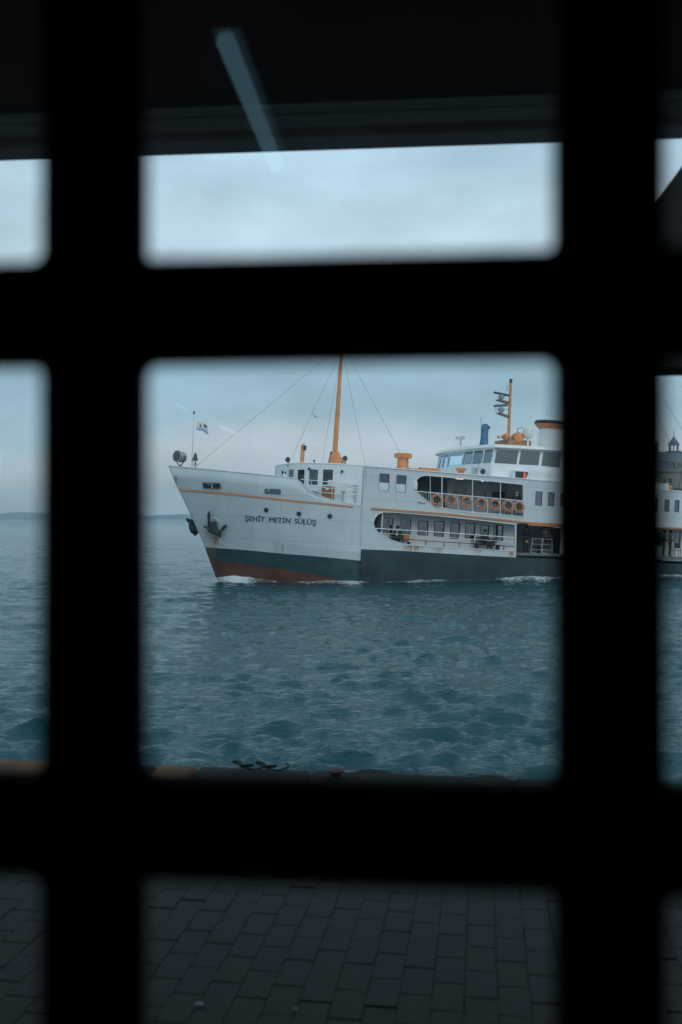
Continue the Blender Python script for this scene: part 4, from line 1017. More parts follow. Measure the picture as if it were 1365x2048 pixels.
# ---------------- wheelhouse top
def rz(px, py, b): q_ = P(px, py, b); return q_
lp = MB(); q0 = P(922, 892, 2.0); q1 = P(922, 878, 2.0)
lp.tube([q0, q1], [.09, .05], 8); lp.tube([q1 + Vector((-.28, 0, 0)), q1 + Vector((.24, 0, 0))], .03, 6); lp.lathe([(.05, -.1), (.12, -.06), (.12, .06), (.05, .1)], q1 + Vector((-.24, 0, .07)), 10); lp.box(q1 + Vector((.14, 0, .09)), (.26, .2, .2))
lp.build('signal_lamp', mat('pale_grey_paint', (.5, .52, .53), .5), ferry, smooth=True)
tp = MB(); q0 = P(969, 890, 1.0); s_ = .031
prof = [(11, 9, 0), (10, 8.5, 5), (9, 8, 15), (8.2, 7.5, 28), (8.4, 7.5, 36), (8.0, 7, 41), (5, 5, 45), (1, 1, 45.5)]
vv = []; ff = []; nn_ = 16
for k, (hx, hy, z) in enumerate(prof):
    for j in range(nn_):
        t = 2 * math.pi * j / nn_; fold = 1 + .09 * math.sin(5 * t + k * .7) + .05 * math.sin(9 * t)
        vv.append(q0 + Vector((hx * s_ * math.cos(t) * fold * .9 + z * .0002, hy * s_ * math.sin(t) * fold, z * s_)))
for k in range(len(prof) - 1):
    for j in range(nn_): ff.append((k * nn_ + j, k * nn_ + (j + 1) % nn_, (k + 1) * nn_ + (j + 1) % nn_, (k + 1) * nn_ + j))
tp.add(vv, ff); tp.lathe([(.06, -.08), (.11, 0), (.06, .08)], q0 + Vector((.25, -.1, 1.18)), 10, axis=(1, 0, .2))
tag(tp.build('covered_compass', BLUE, ferry, smooth=True, angle=60), 'instrument wrapped in a blue tarpaulin')
MB().tube([P(963, 888, 1.4), P(963, 833, 1.4)], .014, 5).build('whip_aerial', DARK, ferry)
# radar mast
r0, r1 = P(1017.5, 884, .6), P(1022.3, 766, .6); rm = MB().tube([r0, r0.lerp(r1, .55), r1], [.11, .105, .09], 12).build('radar_mast', MASTO, ferry, smooth=True)
MB().tube([r1, P(1022.6, 758, .6)], .105, 10).build('mast_top_lamp', DARK, rm)
MB().tube([P(1015, 770, .6), P(1015, 780, .6)], .012, 5).tube([P(1015, 772, .6), P(1022, 772, .6)], .012, 5).tube([P(1015, 778, .6), P(1022, 778, .6)], .012, 5).build('aerial_bracket', DARK, rm)
RAD = mat('radar_dark_blue', (.07, .12, .16), .5); RADG = mat('radar_grey', (.28, .34, .38), .5)
for (bar0, bar1, ped, plat) in (((988.7, 784.5), (1018.5, 791), (1003.5, 790.5, 799), ((998, 799.5), (1019, 805))), ((989, 812), (1015.5, 810), (1003.5, 815, 826), ((1000, 826), (1019, 833)))):
    q0, q1 = P(*bar0, .9), P(*bar1, .9); e_ = (q1 - q0); m = MB(); mid = (q0 + q1) / 2; ang_ = math.atan2(-e_.z, e_.x)
    m.box(mid, (e_.length, .16, .13 if bar0[1] < 800 else .17), rot=Matrix.Rotation(ang_, 3, 'Y')); m.build('radar_scanner', RAD if bar0[1] > 800 else DARK, rm, bevel=.02)
    t_, b_ = P(ped[0], ped[1], .9), P(ped[0], ped[2], .9)
    MB().lathe([(.10, b_.z - t_.z), (.20, (b_.z - t_.z) * .6), (.24, (b_.z - t_.z) * .2), (.10, 0), (.06, .12)], t_, 14).build('radar_pedestal', RADG, rm, smooth=True)
    a_, c_ = P(*plat[0], .75), P(*plat[1], .75); MB().hexa([a_ + Vector((-.1, -.25, -.05)), c_ + Vector((0, -.08, -.12)), c_ + Vector((0, .08, -.12)), a_ + Vector((-.1, .25, -.05))], [a_ + Vector((-.1, -.25, .02)), c_ + Vector((0, -.08, .05)), c_ + Vector((0, .08, .05)), a_ + Vector((-.1, .25, .02))]).build('radar_bracket', mat('bracket_brown', (.20, .12, .08), .6), rm)
MB().tube([P(990, 818, .7), P(1019, 819, .7)], .014, 5).tube([P(990, 818, .7), P(997, 828, .7)], .014, 5).build('guard_rail', DARK, rm)
gear = empty('roof_gear'); gear.parent = ferry
MB().prism([(P(1006, 888, .6).x, -1.4), (P(1052, 888, .6).x, -1.4), (P(1052, 888, .6).x, .6), (P(1006, 888, .6).x, .6)], lambda x: z_rt(x) - .02, lambda x: P(1020, 878, 1.4).z).build('plinth', mat('plinth_brown_orange', (.36, .17, .09), .6, var=.2), gear)
for (x0, x1, y0, y1, b) in ((1025, 1045, 866, 886, 1.0), (1007, 1017, 865, 880, 1.2)):
    q0 = P((x0 + x1) / 2, (y0 + y1) / 2, b); r_ = (P(x1, y0, b).x - P(x0, y0, b).x) / 2; MB().lathe([(r_ * .3, -.55), (r_ * .85, -.5), (r_, -.35), (r_, .35), (r_ * .85, .5), (r_ * .3, .55)], q0, 18, axis=(.25, 1, 0)).build('float_drum', ORANGE, gear, smooth=True)
MB().lathe([(.12, 0), (.08, .05), (.04, .12), (.03, .5)], P(996.5, 874, 1.2), 12, axis=(1, -.1, 0)).build('horn', ORANGE, gear, smooth=True)
q0 = P(1057, 864.5, 1.5); dm = MB().lathe([(.16, -.42), (.3, -.36), (.36, -.15), (.37, .05), (.33, .22), (.22, .35), (.02, .41)], q0, 22).build('satellite_dome', DOME, gear, smooth=True, angle=70)
MB().tube([q0 + Vector((0, 0, -.4)), P(1056, 891, 1.5)], .07, 8).build('dome_post', RAILW, dm)
MB().tube([P(1036, 866, 1.2), P(1036, 857, 1.2), P(1046, 855, 1.2)], .025, 6).build('vent_pipe', DARK, gear)
MB().tube([P(1076, 890, 1.6), P(1076, 866, 1.6)], .015, 5).build('whip_aerial', GREY, gear)
# funnel: oval, white with orange band and black cap
fc = P(1118, 880, 0); FL, FW_ = 1.45, 1.0
def oval(l, w, n=32, dx=0): return [(fc.x + dx + l * math.cos(2 * math.pi * i / n), w * math.sin(2 * math.pi * i / n)) for i in range(n)]
def loftov(m, secs, n=32, mi=0):
    vv = []; ff = []
    for l, w, z, dx, sl2 in secs:
        for i in range(n):
            t = 2 * math.pi * i / n; vv.append((fc.x + dx + l * math.cos(t), w * math.sin(t), z + sl2 * math.cos(t) * l))
    for k in range(len(secs) - 1):
        for i in range(n): ff.append((k * n + i, k * n + (i + 1) % n, (k + 1) * n + (i + 1) % n, (k + 1) * n + i))
    ff.append(tuple((len(secs) - 1) * n + i for i in range(n))); m.add(vv, ff, mi)
zf0 = z_rt(fc.x) - .6; zft_ = P(1071, 850, 0).z
m = MB(); loftov(m, [(FL, FW_, zf0, 0, 0), (FL, FW_, zft_, 0, -.02)]); fun = m.build('funnel', WHITE, ferry, smooth=True)
m = MB(); loftov(m, [(FL + .02, FW_ + .02, zft_ - .28, 0, -.05), (FL + .30, FW_ + .26, zft_ - .02, -.0, -.07), (FL + .30, FW_ + .26, zft_ + .02, 0, -.07)]); m.build('orange_band', ORANGE, fun, smooth=True, angle=30)
m = MB(); loftov(m, [(FL + .31, FW_ + .28, zft_ + .02, 0, -.07), (FL + .36, FW_ + .32, zft_ + .10, 0, -.07), (FL + .28, FW_ + .24, zft_ + .24, 0, -.07), (FL - .1, FW_ - .1, zft_ + .28, 0, -.07)]); m.build('black_cap', BLACK, fun, smooth=True, angle=50)
# after mast (behind the right window bar) with its stays
am0, am1 = P(1262, 975, 0), P(1272, 700, 0)
am = MB().tube([am0, am1], [.16, .08], 12).build('mast', MASTO, ferry, smooth=True)
MB().tube([am1 - Vector((0, 0, .3)), P(1345, 899, 2.2)], .013, 5).build('stay', MATS['wire'], rg)
MB().tube([am1 - Vector((0, 0, .2)), P(1400, 915, 1.5)], .013, 5).build('stay', MATS['wire'], rg)
mushroom('ventilator', (1336, 1344, 971, 975), (1337.5, 1342.5, 983), 4.0)
q = P(1356, 978, 3.6); MB().box(q, (.5, .3, .2)).build('deck_chock', DARK, ferry, bevel=.03)
MB().tube([P(1352, 980, 3.6), P(1359, 976, 3.6), P(1365, 940, 3.6)], .03, 6).build('davit_arm', DARK, ferry)

# ================================================================= THINGS ABOARD
def world_at(p, rz_=0.0): return M @ Matrix.Translation(p) @ Matrix.Rotation(rz_, 4, 'Z')
ordn = ['first', 'second', 'third', 'fourth', 'fifth', 'sixth', 'seventh']
tiltr = [.02, -.03, .05, .0, .03, -.04, .02]
for i, (px, py) in enumerate(((874, 1000), (902.6, 1000.5), (933.8, 1003.7), (963, 1007), (990.8, 1009.4), (1017, 1011.6), (1038.7, 1014))):
    p = P(px, py, HB + .09); e = empty('lifebuoy', world_at(p) @ Matrix.Rotation(-.45 + tiltr[i], 4, 'Z') @ Matrix.Rotation(-.10, 4, 'X'))
    MB().torus((0, 0, 0), .275, .072, (0, 1, 0), 28, 10).build('ring', RINGO, e, smooth=True)
    for k in range(4):
        t = math.pi / 4 + k * math.pi / 2 + tiltr[i] * 6; MB().torus((0, 0, 0), .275, .077, (0, 1, 0), 3, 10, a0=t - .07, a1=t + .07).build('band', BUOYB, e, smooth=True)
    MB().torus((0, -.02, 0), .375, .010, (0, 1, 0), 24, 4).build('grab_line', RINGW, e)
    MB().box((0, .05, .36), (.07, .10, .12)).build('hook_strap', RINGW, e)
    lab = 'orange lifebuoy on the upper railing, ' + ordn[i] + ' of seven counted from the bow' if i < 6 else 'orange lifebuoy on the upper railing farthest from the bow, below the standing person'
    tag(e, lab, 'lifebuoy', 'lifebuoys along the upper railing')

SKIN = mat('skin', (.42, .25, .18), .6, var=.05); HAIRD = mat('dark_hair', (.02, .016, .014), .7)
def person(mw, label, pose, top, legs, hair=HAIRD, bald=False, stripes=None, scale=1.0):
    # joints, facing +x
    if pose == 'sit':
        J = {'pel': (0, 0, .50), 'wai': (-.02, 0, .70), 'che': (-.02, 0, .92), 'nec': (.0, 0, 1.10), 'hea': (.03, 0, 1.22), 'crn': (.03, 0, 1.34),
             'shl': (-.02, .19, 1.02), 'shr': (-.02, -.19, 1.02), 'ell': (.08, .26, .76), 'elr': (.08, -.26, .76), 'wrl': (.30, .14, .68), 'wrr': (.30, -.14, .68), 'hal': (.38, .09, .66), 'har': (.38, -.09, .66),
             'hil': (.03, .10, .48), 'hir': (.03, -.10, .48), 'knl': (.44, .13, .50), 'knr': (.44, -.13, .50), 'anl': (.42, .13, .08), 'anr': (.42, -.13, .08), 'tol': (.58, .14, .04), 'tor': (.58, -.14, .04)}
    else:
        J = {'pel': (0, 0, .95), 'wai': (.0, 0, 1.10), 'che': (.0, 0, 1.32), 'nec': (.01, 0, 1.50), 'hea': (.03, 0, 1.61), 'crn': (.03, 0, 1.73),
             'shl': (0, .19, 1.42), 'shr': (0, -.19, 1.42), 'ell': (.05, .27, 1.15), 'elr': (.05, -.27, 1.15), 'wrl': (.26, .22, 1.04), 'wrr': (.26, -.22, 1.04), 'hal': (.35, .2, 1.04), 'har': (.35, -.2, 1.04),
             'hil': (0, .10, .90), 'hir': (0, -.10, .90), 'knl': (.03, .11, .50), 'knr': (.02, -.11, .50), 'anl': (-.02, .12, .09), 'anr': (-.03, -.12, .09), 'tol': (.13, .14, .04), 'tor': (.12, -.14, .04)}
    rad = {'pel': .155, 'wai': .145, 'che': .165, 'nec': .06, 'hea': .10, 'crn': .07, 'shl': .085, 'shr': .085, 'ell': .058, 'elr': .058, 'wrl': .04, 'wrr': .04, 'hal': .042, 'har': .042, 'hil': .10, 'hir': .10, 'knl': .072, 'knr': .072, 'anl': .05, 'anr': .05, 'tol': .045, 'tor': .045}
    names = list(J); ix = {k: i for i, k in enumerate(names)}
    E = [('pel', 'wai'), ('wai', 'che'), ('che', 'nec'), ('nec', 'hea'), ('hea', 'crn'), ('che', 'shl'), ('shl', 'ell'), ('ell', 'wrl'), ('wrl', 'hal'), ('che', 'shr'), ('shr', 'elr'), ('elr', 'wrr'), ('wrr', 'har'), ('pel', 'hil'), ('hil', 'knl'), ('knl', 'anl'), ('anl', 'tol'), ('pel', 'hir'), ('hir', 'knr'), ('knr', 'anr'), ('anr', 'tor')]
    me = bpy.data.meshes.new('p'); me.from_pydata([J[k] for k in names], [(ix[a], ix[b]) for a, b in E], [])
    o_ = bpy.data.objects.new('p', me); COL.objects.link(o_); sk = o_.modifiers.new('s', 'SKIN'); o_.modifiers.new('b', 'SUBSURF').levels = 2
    if not me.skin_vertices: me.attributes.new('skin', 'FLOAT', 'POINT')
    for k in names:
        s_ = me.skin_vertices[0].data[ix[k]]; s_.radius = (rad[k], rad[k]); s_.use_root = (k == 'pel')
    dg = bpy.context.evaluated_depsgraph_get(); bme = bpy.data.meshes.new_from_object(o_.evaluated_get(dg)); bpy.data.objects.remove(o_)
    bme.materials.clear()
    for m_ in (top, legs, SKIN, BLACK, stripes or top): bme.materials.append(m_)
    reg = {'pel': 1, 'hil': 1, 'hir': 1, 'knl': 1, 'knr': 1, 'anl': 1, 'anr': 1, 'tol': 3, 'tor': 3, 'hea': 2, 'crn': 2, 'nec': 2, 'hal': 2, 'har': 2}
    for p_ in bme.polygons:
        c_ = p_.center; k = min(names, key=lambda k: (Vector(J[k]) - c_).length / (rad[k] + .05)); r_ = reg.get(k, 0)
        if r_ == 0 and stripes and int(c_.z * 14) % 2: r_ = 4
        p_.material_index = r_; p_.use_smooth = True
    root = link('person', bme, None, mw @ Matrix.Scale(scale, 4))
    if not bald:
        h = Vector(J['hea']); m = MB(); prof = [(.118, -.02), (.122, .04), (.112, .10), (.08, .145), (.03, .165)]
        m.lathe(prof, h + Vector((-.022, 0, -.0)), 14); m.build('hair', hair, root, smooth=True)
    # simple face: nose, ears
    h = Vector(J['hea']); f_ = MB(); f_.lathe([(.018, 0), (.012, .03), (.003, .04)], h + Vector((.088, 0, .0)), 6, axis=(1, 0, -.2))
    for s2 in (-1, 1): f_.lathe([(.02, -.01), (.028, 0), (.02, .012)], h + Vector((-.005, s2 * .098, .0)), 8, axis=(0, s2, 0))
    f_.build('face_features', SKIN, root, smooth=True)
    tag(root, label, 'person'); return root
COATK = mat('black_coat', (.012, .014, .017), .8); COATN = mat('navy_coat', (.018, .024, .034), .8); JEAN = mat('dark_jeans', (.03, .04, .055), .85); STR = mat('pale_knit', (.42, .43, .43), .85); BRN = mat('brown_jacket', (.09, .055, .035), .85)
def deckpt(px, py, b, zf): q_ = P(px, py, b); return Vector((q_.x, -b, zf(q_.x)))
FP = -math.pi / 2         # facing port (towards the camera)
hd = P(1034, 986, HB - .45); e_ = Vector((hd.x, hd.y, hd.z - 1.64)); person(world_at(e_, FP - .3), 'bald person in a black coat standing at the upper deck railing', 'stand', COATK, JEAN, bald=True)
def bench(px0, px1, b, zf, lab):
    q0, q1 = P(px0, 1080, b), P(px1, 1080, b); L_ = q1.x - q0.x; c_ = Vector(((q0.x + q1.x) / 2, -b, zf((q0.x + q1.x) / 2))); e = empty('deck_bench', world_at(c_))
    for k in range(3): MB().box((0, -.15 + k * .15, .44), (L_, .13, .03)).build('seat_slat', DECK, e)
    for k in range(2): MB().box((0, .27, .62 + k * .17), (L_, .03, .13)).build('back_slat', DECK, e)
    for s2 in (-1, 1): MB().box((s2 * (L_ / 2 - .12), 0, .21), (.06, .42, .42)).build('leg', DARK, e)
    tag(e, lab, 'bench'); return e
bench(783, 822, IB + .55, z_lowfl, 'slatted bench at the front end of the lower promenade')
bench(952, 1000, IB + .55, z_lowfl, 'slatted bench by the rear windows of the lower promenade')
person(world_at(deckpt(795, 1080, IB + .6, z_lowfl), FP - .5), 'seated person in a dark coat at the front of the lower promenade', 'sit', COATK, COATN, scale=1.02)
person(world_at(deckpt(970, 1080, IB + .6, z_lowfl), FP + .3), 'person in black sitting by the rear windows of the lower promenade', 'sit', COATK, BLACK)
bg_ = P(812, 1079, IB + .65); m = MB().box((0, 0, .0), (.42, .22, .40)); e = empty('bag', world_at(Vector((bg_.x, bg_.y, z_lowfl(bg_.x) + .68)))); m.build('body', mat('orange_bag', (.50, .17, .06), .7), e, bevel=.05); MB().torus((0, 0, .2), .1, .015, (0, 1, 0), 12, 5).build('handle', DARK, e)
tag(e, 'orange bag on the bench beside the seated person at the front', 'bag')
# folded pushchair beside the rear bench
pc = P(984, 1092, IB + .75); e = empty('pushchair', world_at(Vector((pc.x, pc.y, z_lowfl(pc.x)))))
for sx in (-.2, .22):
    for sy in (-.2, .2): MB().torus((sx, sy, .1), .085, .02, (0, 1, 0), 14, 5).build('wheel', BLACK, e)
MB().tube([(-.25, -.2, .1), (.05, -.2, .45), (.32, -.2, .95)], .018).tube([(-.25, .2, .1), (.05, .2, .45), (.32, .2, .95)], .018).tube([(.32, -.2, .95), (.32, .2, .95)], .018).tube([(.24, -.2, .1), (-.1, -.2, .6)], .018).tube([(.24, .2, .1), (-.1, .2, .6)], .018).build('frame', DARK, e)
MB().hexa([(-.2, -.18, .34), (.08, -.18, .34), (.08, .18, .34), (-.2, .18, .34)], [(-.24, -.18, .42), (.22, -.18, .8), (.22, .18, .8), (-.24, .18, .42)]).build('seat', COATN, e)
tag(e, 'dark pushchair standing beside the person in black on the lower promenade', 'pushchair')
# boarding gate area
zg = z_lowfl
person(world_at(deckpt(1091, 1082, HB - 1.5, zg) + Vector((0, 0, .42)), FP + .2), 'person in a striped pale top sitting behind the boarding gate', 'sit', COATN, COATN, stripes=STR)
MB_ = MB().box((0, 0, .2), (.9, .5, .4)); e = empty('deck_locker', world_at(deckpt(1091, 1082, HB - 1.62, zg))); MB_.build('chest', DARK, e, bevel=.02); MB().box((0, 0, .42), (.94, .54, .04)).build('lid', DECK, e); tag(e, 'low dark deck locker under the person in the striped top', 'locker')
person(world_at(deckpt(1053, 1080, HB - 1.7, zg), FP), 'person in dark clothes standing in the shade left of the boarding gate', 'stand', COATN, BLACK, scale=.97)
bgp = P(1054, 1083, HB - 1.35); e = empty('bag', world_at(bgp)); MB().box((0, 0, 0), (.2, .12, .2)).build('body', mat('yellow_bag', (.45, .26, .05), .7), e, bevel=.03); MB().torus((0, 0, .12), .07, .01, (0, 1, 0), 12, 5).build('strap', DARK, e); tag(e, 'small yellow bag held by the standing person left of the boarding gate', 'bag')
STEEL = mat('gate_steel', (.42, .40, .37), .45, metal=.4)
for x0, x1, lab in ((1062, 1083, 'left half of the steel boarding gate on the lower deck'), (1085, 1105, 'right half of the steel boarding gate on the lower deck')):
    b = HB - .25; p0, p1 = P(x0 + (0 if x0 < 1080 else 0), 1110, b), P(x1, 1110, b); w = p1.x - p0.x; z0 = zg(p0.x); e = empty('boarding_gate', world_at(Vector((p0.x, -b, z0))))
    H_ = .95; lean = .10 if x0 < 1080 else -.06
    for u in (0, w): MB().tube([(u, 0, 0), (u + lean, .0, H_)], .022).build('upright', STEEL, e)
    for k in range(3): t = .25 + .36 * k; MB().tube([(lean * t, 0, H_ * t), (w + lean * t, 0, H_ * t)], .018).build('crossbar', STEEL, e)
    MB().tube([(-.05, 0, .02), (w * .5, -.05, .02)], .03).build('foot', STEEL, e)
    tag(e, lab, 'gate')
for px, pose, lab, tp_, lg in ((1341, 'stand', 'person in a dark jacket standing on the aft lower deck, far right', BRN, JEAN), (1328, 'stand', 'person in black beside the window bar on the aft lower deck, far right', COATK, BLACK)):
    person(world_at(deckpt(px, 1090, HB - .6, z_lowfl), FP + .8), lab, pose, tp_, lg)
cb = MB(); q = deckpt(1360, 1100, HB - .5, z_lowfl); e = empty('deck_chair', world_at(q, FP))
for sy in (-.22, .22):
    MB().tube([(-.2, sy, 0), (-.2, sy, .45), (-.28, sy, .9)], .018).build('leg', DARK, e); MB().tube([(.2, sy, 0), (.2, sy, .45)], .018).build('leg', DARK, e)
MB().box((0, 0, .46), (.44, .46, .04)).build('seat', BLACK, e); MB().box((-.25, 0, .75), (.04, .46, .32)).build('backrest', BLACK, e)
tag(e, 'dark chair on the aft lower deck at the right edge', 'chair')

# ---------------- gull in flight beside the mast
gb = M @ P(630.5, 833.5, 2.0); gu = empty('seagull', Matrix.Translation(gb) @ Matrix.Scale(.62, 4) @ Matrix.Rotation(.5, 4, 'Z') @ Matrix.Rotation(.45, 4, 'Y'))
GW = mat('gull_grey', (.10, .11, .12), .8)
MB().lathe([(.005, -.2), (.03, -.14), (.05, -.02), (.045, .08), (.03, .13), (.008, .2)], (0, 0, 0), 10, axis=(0, 1, 0)).build('body', GW, gu, smooth=True)
for s2 in (-1, 1):
    MB().add([(0, .06, .02), (0, -.05, .02), (s2 * .18, -.03, .09), (s2 * .18, .06, .09), (s2 * .40, -.08, .05), (s2 * .30, .04, .07), (0, .05, .035), (0, -.04, .035), (s2 * .18, -.02, .10), (s2 * .18, .05, .10)], [(0, 1, 2, 3), (3, 2, 4, 5), (6, 9, 8, 7), (9, 5, 4, 8), (0, 3, 9, 6), (1, 7, 8, 2)]).build('wing', GW, gu)
tag(gu, 'small dark gull flying left of the orange mast', 'bird')

# ---------------- foam where the hull cuts the water
def foam_mat():
    m = bpy.data.materials.new('foam'); m.use_nodes = True; nt = m.node_tree; b = nt.nodes['Principled BSDF']; b.inputs['Base Color'].default_value = (.62, .66, .68, 1); b.inputs['Roughness'].default_value = .7
    t = nt.nodes.new('ShaderNodeTexCoord'); mp_ = nt.nodes.new('ShaderNodeMapping'); mp_.inputs['Scale'].default_value = (1.0, 2.2, 2.2); nt.links.new(t.outputs['Object'], mp_.inputs[0])
    nz = nt.nodes.new('ShaderNodeTexNoise'); nz.inputs['Scale'].default_value = 4.5; nz.inputs['Detail'].default_value = 8; nz.inputs['Roughness'].default_value = .72; nt.links.new(mp_.outputs[0], nz.inputs['Vector'])
    at = nt.nodes.new('ShaderNodeAttribute'); at.attribute_name = 'dens'
    ad = nt.nodes.new('ShaderNodeMath'); ad.operation = 'ADD'; nt.links.new(nz.outputs[0], ad.inputs[0]); nt.links.new(at.outputs['Fac'], ad.inputs[1])
    mr = nt.nodes.new('ShaderNodeMapRange'); mr.inputs[1].default_value = .98; mr.inputs[2].default_value = 1.32; nt.links.new(ad.outputs[0], mr.inputs[0]); nt.links.new(mr.outputs[0], b.inputs['Alpha'])
    return m
def make_foam():
    FM = foam_mat(); wl_ = []
    # waterline of the hull in ferry coordinates
    for i in range(170):
        a = stemA(0) - .15 + 36 * (i / 169) ** 1.2; z = waterz(a)
        if a < a727: b = halfb(a - stemA(z), z)
        else: b = HB + (OUT * .5 if a > a_s else 0)
        wl_.append((a, b, z))
    vv = []; dens = []; K = 9
    for i, (a, b, z) in enumerate(wl_):
        s_ = a
        crest = .42 * math.exp(-((s_ - .9) / 1.3) ** 2) + .20 * math.exp(-((s_ - 6.2) / 1.6) ** 2) + .12 * math.exp(-((s_ - 11.5) / 1.8) ** 2) + .26 * math.exp(-((s_ - 18.3) / 1.9) ** 2) + .15 * math.exp(-((s_ - 24) / 3) ** 2) + .12 * math.exp(-((s_ - 29) / 2) ** 2)
        wid = .75 + 2.2 * crest + .10 * noise.noise((s_ * 1.3, 0, 0)); h = .08 + .75 * crest + .10 * abs(noise.noise((s_ * 2.1, 4, 0)))
        for k in range(K):
            t = k / (K - 1); zz = h * math.sin(math.pi * min(1, t * 1.0 + .28)) * (1 - t * .35) + .05 * noise.noise((s_ * 3, t * 4, 2)) + .02
            vv.append((a + .3 * t * 0, -(b - .12 + wid * t), z + zz))
            dens.append(.60 + .85 * crest - .36 * t ** 1.1 + .16 * noise.noise((s_ * .8, 7, 1)))
    n = len(wl_); ff = [(i * K + k, i * K + k + 1, (i + 1) * K + k + 1, (i + 1) * K + k) for i in range(n - 1) for k in range(K - 1)]
    me = bpy.data.meshes.new('bow_wave_foam'); me.from_pydata(vv, [], ff); me.materials.append(FM)
    at = me.attributes.new('dens', 'FLOAT', 'POINT'); at.data.foreach_set('value', dens)
    me.polygons.foreach_set('use_smooth', [True] * len(ff)); me.update()
    tag(link('bow_wave_foam', me, None, M), 'white foam breaking along the ferry waterline', 'foam', kind='stuff')
make_foam()

# ---------------- rust and grime with shapes of their own on the white strip
RUST = bpy.data.materials.new('rust_run'); RUST.use_nodes = True
def rustmat():
    nt = RUST.node_tree; b = nt.nodes['Principled BSDF']; b.inputs['Base Color'].default_value = (.46, .19, .07, 1); b.inputs['Roughness'].default_value = .85
    t = nt.nodes.new('ShaderNodeTexCoord'); mp_ = nt.nodes.new('ShaderNodeMapping'); mp_.inputs['Scale'].default_value = (9, 9, 1.4); nt.links.new(t.outputs['Object'], mp_.inputs[0])
    nz = nt.nodes.new('ShaderNodeTexNoise'); nz.inputs['Scale'].default_value = 1.0; nz.inputs['Detail'].default_value = 6; nt.links.new(mp_.outputs[0], nz.inputs['Vector'])
    at = nt.nodes.new('ShaderNodeAttribute'); at.attribute_name = 'dens'; ml = nt.nodes.new('ShaderNodeMath'); ml.operation = 'MULTIPLY'
    mr = nt.nodes.new('ShaderNodeMapRange'); mr.inputs[1].default_value = .32; mr.inputs[2].default_value = .68; nt.links.new(nz.outputs[0], mr.inputs[0]); nt.links.new(mr.outputs[0], ml.inputs[0]); nt.links.new(at.outputs['Fac'], ml.inputs[1]); nt.links.new(ml.outputs[0], b.inputs['Alpha'])
rustmat()
def rust_patch(px0, px1, py0, py1, strength, onhull=False):
    vv = []; dn = []; nu, nv = 6, 6
    for i in range(nu + 1):
        for j in range(nv + 1):
            u, v = i / nu, j / nv; x, y = px0 + (px1 - px0) * u, py0 + (py1 - py0) * v
            if onhull: l, n_ = hit(x, y); q_ = l + n_ * .030
            else: q_ = P(x, y, HB + .004)
            vv.append(q_); dn.append(strength * (max(0, math.sin(math.pi * u)) ** 1.5) * (1 - v) ** .8 * min(1, v * 4 + .25))
    ff = [(i * (nv + 1) + j, (i + 1) * (nv + 1) + j, (i + 1) * (nv + 1) + j + 1, i * (nv + 1) + j + 1) for i in range(nu) for j in range(nv)]
    me = bpy.data.meshes.new('rust_stain'); me.from_pydata(vv, [], ff); me.materials.append(RUST); at = me.attributes.new('dens', 'FLOAT', 'POINT'); at.data.foreach_set('value', dn); me.update()
    link('rust_stain', me, hull if onhull else sidew)
for a_ in ((800, 852, 1090.5, 1104, 1.3), (862, 893, 1095, 1106.5, 1.0), (945, 970, 1098.5, 1111, .8), (1016, 1032, 1103, 1115, 1.4), (722.5 + 5, 735, 934, 985, .45), (905, 912, 1097, 1106, .4), (985, 990, 1102, 1111, .4)):
    rust_patch(*a_)
rust_patch(404, 452, 1058, 1098, .9, True); rust_patch(424, 440, 1060, 1100, 1.1, True); rust_patch(410, 436, 1092, 1130, .5, True); rust_patch(346, 358, 955, 985, .5, True); rust_patch(563, 569, 1088, 1107, .6, True)

# ---------------- large old building ashore behind the stern
BX = WP(1308, 1036, 210); bd = empty('station_building', Matrix.Translation((BX.x, 210, 0)) @ Matrix.Rotation(R(6), 4, 'Z'))
tag(bd, 'old stone waterfront building with slate mansard roof and cupola behind the ferry, far right', 'building')
def hz(py): return CAMZ + (1036 - py) / F * 210
STN = mat('sandstone', (.20, .18, .155), .85, var=.15, scale=.4, bump=.2); SLT = mat('slate', (.075, .085, .10), .6, var=.25, scale=1.2); BWD = 40
w0 = hz(943); hols = []
for k in range(9):
    for fl_ in range(3): x = 2.2 + k * 4.3; z = w0 - 4.2 - fl_ * 4.4; hols.append(rrect(x, x + 1.7, z, z + 2.7, .1)) if z > 1.2 else None
vv, ff = plate2d([(0, .5), (BWD, .5), (BWD, w0), (0, w0)], hols, .5)
wl2 = MB().add([(u, w, v) for u, v, w in vv], ff).box((.25, 9, w0 / 2 + .25), (.5, 17.4, w0 - .5)).box((BWD - .25, 9, w0 / 2 + .25), (.5, 17.4, w0 - .5)).build('wall', STN, bd)
for h_ in hols:
    x0_, x1_ = min(p[0] for p in h_), max(p[0] for p in h_); z0_, z1_ = min(p[1] for p in h_), max(p[1] for p in h_)
    wd_ = MB().box(((x0_ + x1_) / 2, .05, (z0_ + z1_) / 2), (.1, .12, z1_ - z0_)).box(((x0_ + x1_) / 2, .05, (z0_ + z1_) / 2 + .3), (x1_ - x0_, .11, .1)).build('window', RINGW, bd)
    MB().box(((x0_ + x1_) / 2, .2, (z0_ + z1_) / 2), (x1_ - x0_, .03, z1_ - z0_)).build('pane', mat('building_glass', (.03, .04, .05), .1, spec=.8), wd_)
MB().box((BWD / 2, -.15, w0 + .2), (BWD + 1, 1.0, .45)).build('cornice', STN, bd)
zr1, zr2 = hz(926), hz(902)
rfm = MB().hexa([(-.4, -.4, w0 + .4), (BWD + .4, -.4, w0 + .4), (BWD + .4, 18, w0 + .4), (-.4, 18, w0 + .4)], [(.6, 1.0, zr1 + .4), (BWD - .6, 1.0, zr1 + .4), (BWD - .6, 17, zr1 + .4), (.6, 17, zr1 + .4)])
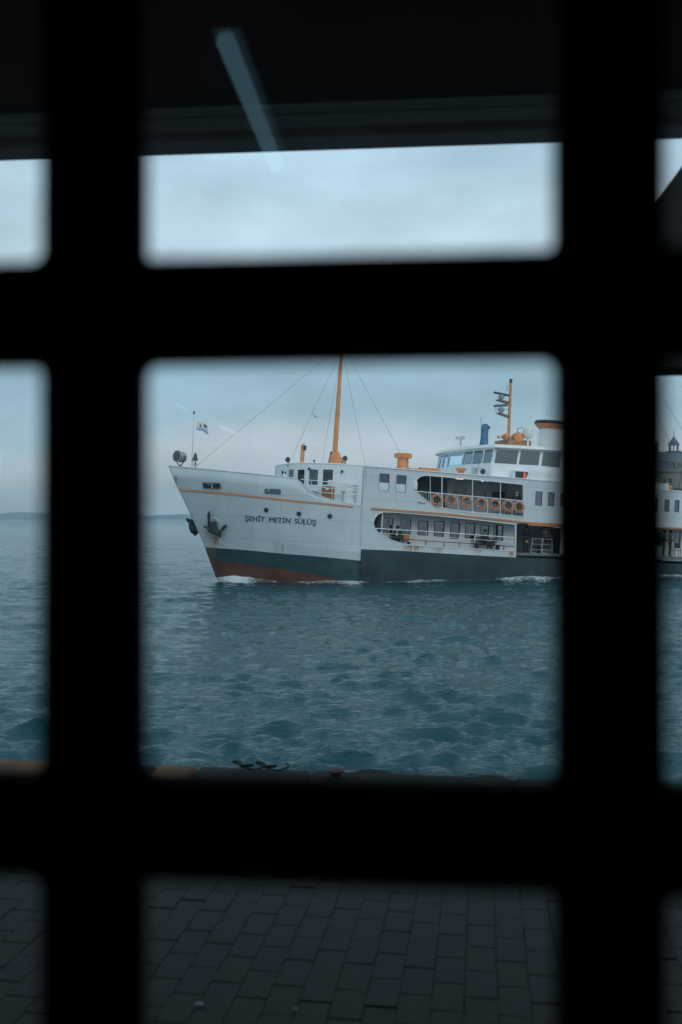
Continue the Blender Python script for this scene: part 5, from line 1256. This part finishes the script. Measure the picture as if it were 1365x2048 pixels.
rfm.hexa([(.4, .8, zr1 + .41), (BWD - .4, .8, zr1 + .41), (BWD - .4, 17.2, zr1 + .41), (.4, 17.2, zr1 + .41)], [(4.0, 6, zr2 + .3), (BWD - 4, 6, zr2 + .3), (BWD - 4, 12, zr2 + .3), (4.0, 12, zr2 + .3)])
rf_ = rfm.build('roof', SLT, bd)
for k in range(5):
    x = 5.5 + k * 7; dm = MB().box((x, .3, w0 + 1.4), (1.6, 1.6, 1.7)).build('dormer', STN, bd); MB().box((x, -.52, w0 + 1.4), (1.0, .06, 1.2)).build('pane', MATS['building_glass'], dm)
cp = (WP(1358.5, 900, 216).x - BX.x) / math.cos(R(6)); cz0 = zr2
cup = empty('cupola'); cup.parent = bd
MB().box((cp, 6.5, cz0 + .1), (2.4, 2.4, .8)).build('base', SLT, cup)
for k in range(8):
    t = 2 * math.pi * k / 8 + .39; MB().tube([(cp + .95 * math.cos(t), 6.5 + .95 * math.sin(t), cz0 + .4), (cp + .95 * math.cos(t), 6.5 + .95 * math.sin(t), hz(885))], .13, 6).build('column', mat('cupola_blue_grey', (.20, .26, .30), .6), cup)
MB().lathe([(1.3, 0), (1.25, .15), (1.0, .6), (.7, 1.0), (.4, 1.35), (.12, 1.8), (.04, 2.3), (.02, 3.6)], (cp, 6.5, hz(885)), 16).build('dome', SLT, cup, smooth=True, angle=50)
for x, ww, yy in ((2.6, 1.3, 884), (16, 1.6, 888), (30, 1.6, 888)):
    ch = MB().box((x, 5.5, (zr1 + hz(yy)) / 2), (ww, 1.2, hz(yy) - zr1 + .5)).build('chimney', mat('chimney_brick', (.20, .13, .10), .85, var=.2, scale=3), rf_)
    MB().box((x, 5.5, hz(yy) + .3), (ww + .3, 1.5, .3)).build('chimney_cap', STN, rf_)
tag(MB().box((BX.x + 60, 240, .2), (170, 64, 1.4)).build('far_quay', CONC), kind='structure')

# ---------------- the hazy air between the quay and the far shore
hz_ = MB().box((0, 1650, 45), (11000, 3400, 98)).build('haze', []); hz_.data.materials.clear()
hmat = bpy.data.materials.new('haze_air'); hmat.use_nodes = True; hmat.cycles.homogeneous_volume = True; nt = hmat.node_tree; nt.nodes.clear()
ho = nt.nodes.new('ShaderNodeOutputMaterial'); pv2 = nt.nodes.new('ShaderNodeVolumePrincipled')
pv2.inputs['Color'].default_value = (.72, .90, 1.0, 1); pv2.inputs['Density'].default_value = .00044; pv2.inputs['Anisotropy'].default_value = .2
nt.links.new(pv2.outputs[0], ho.inputs['Volume']); hz_.data.materials.append(hmat); tag(hz_, kind='stuff')
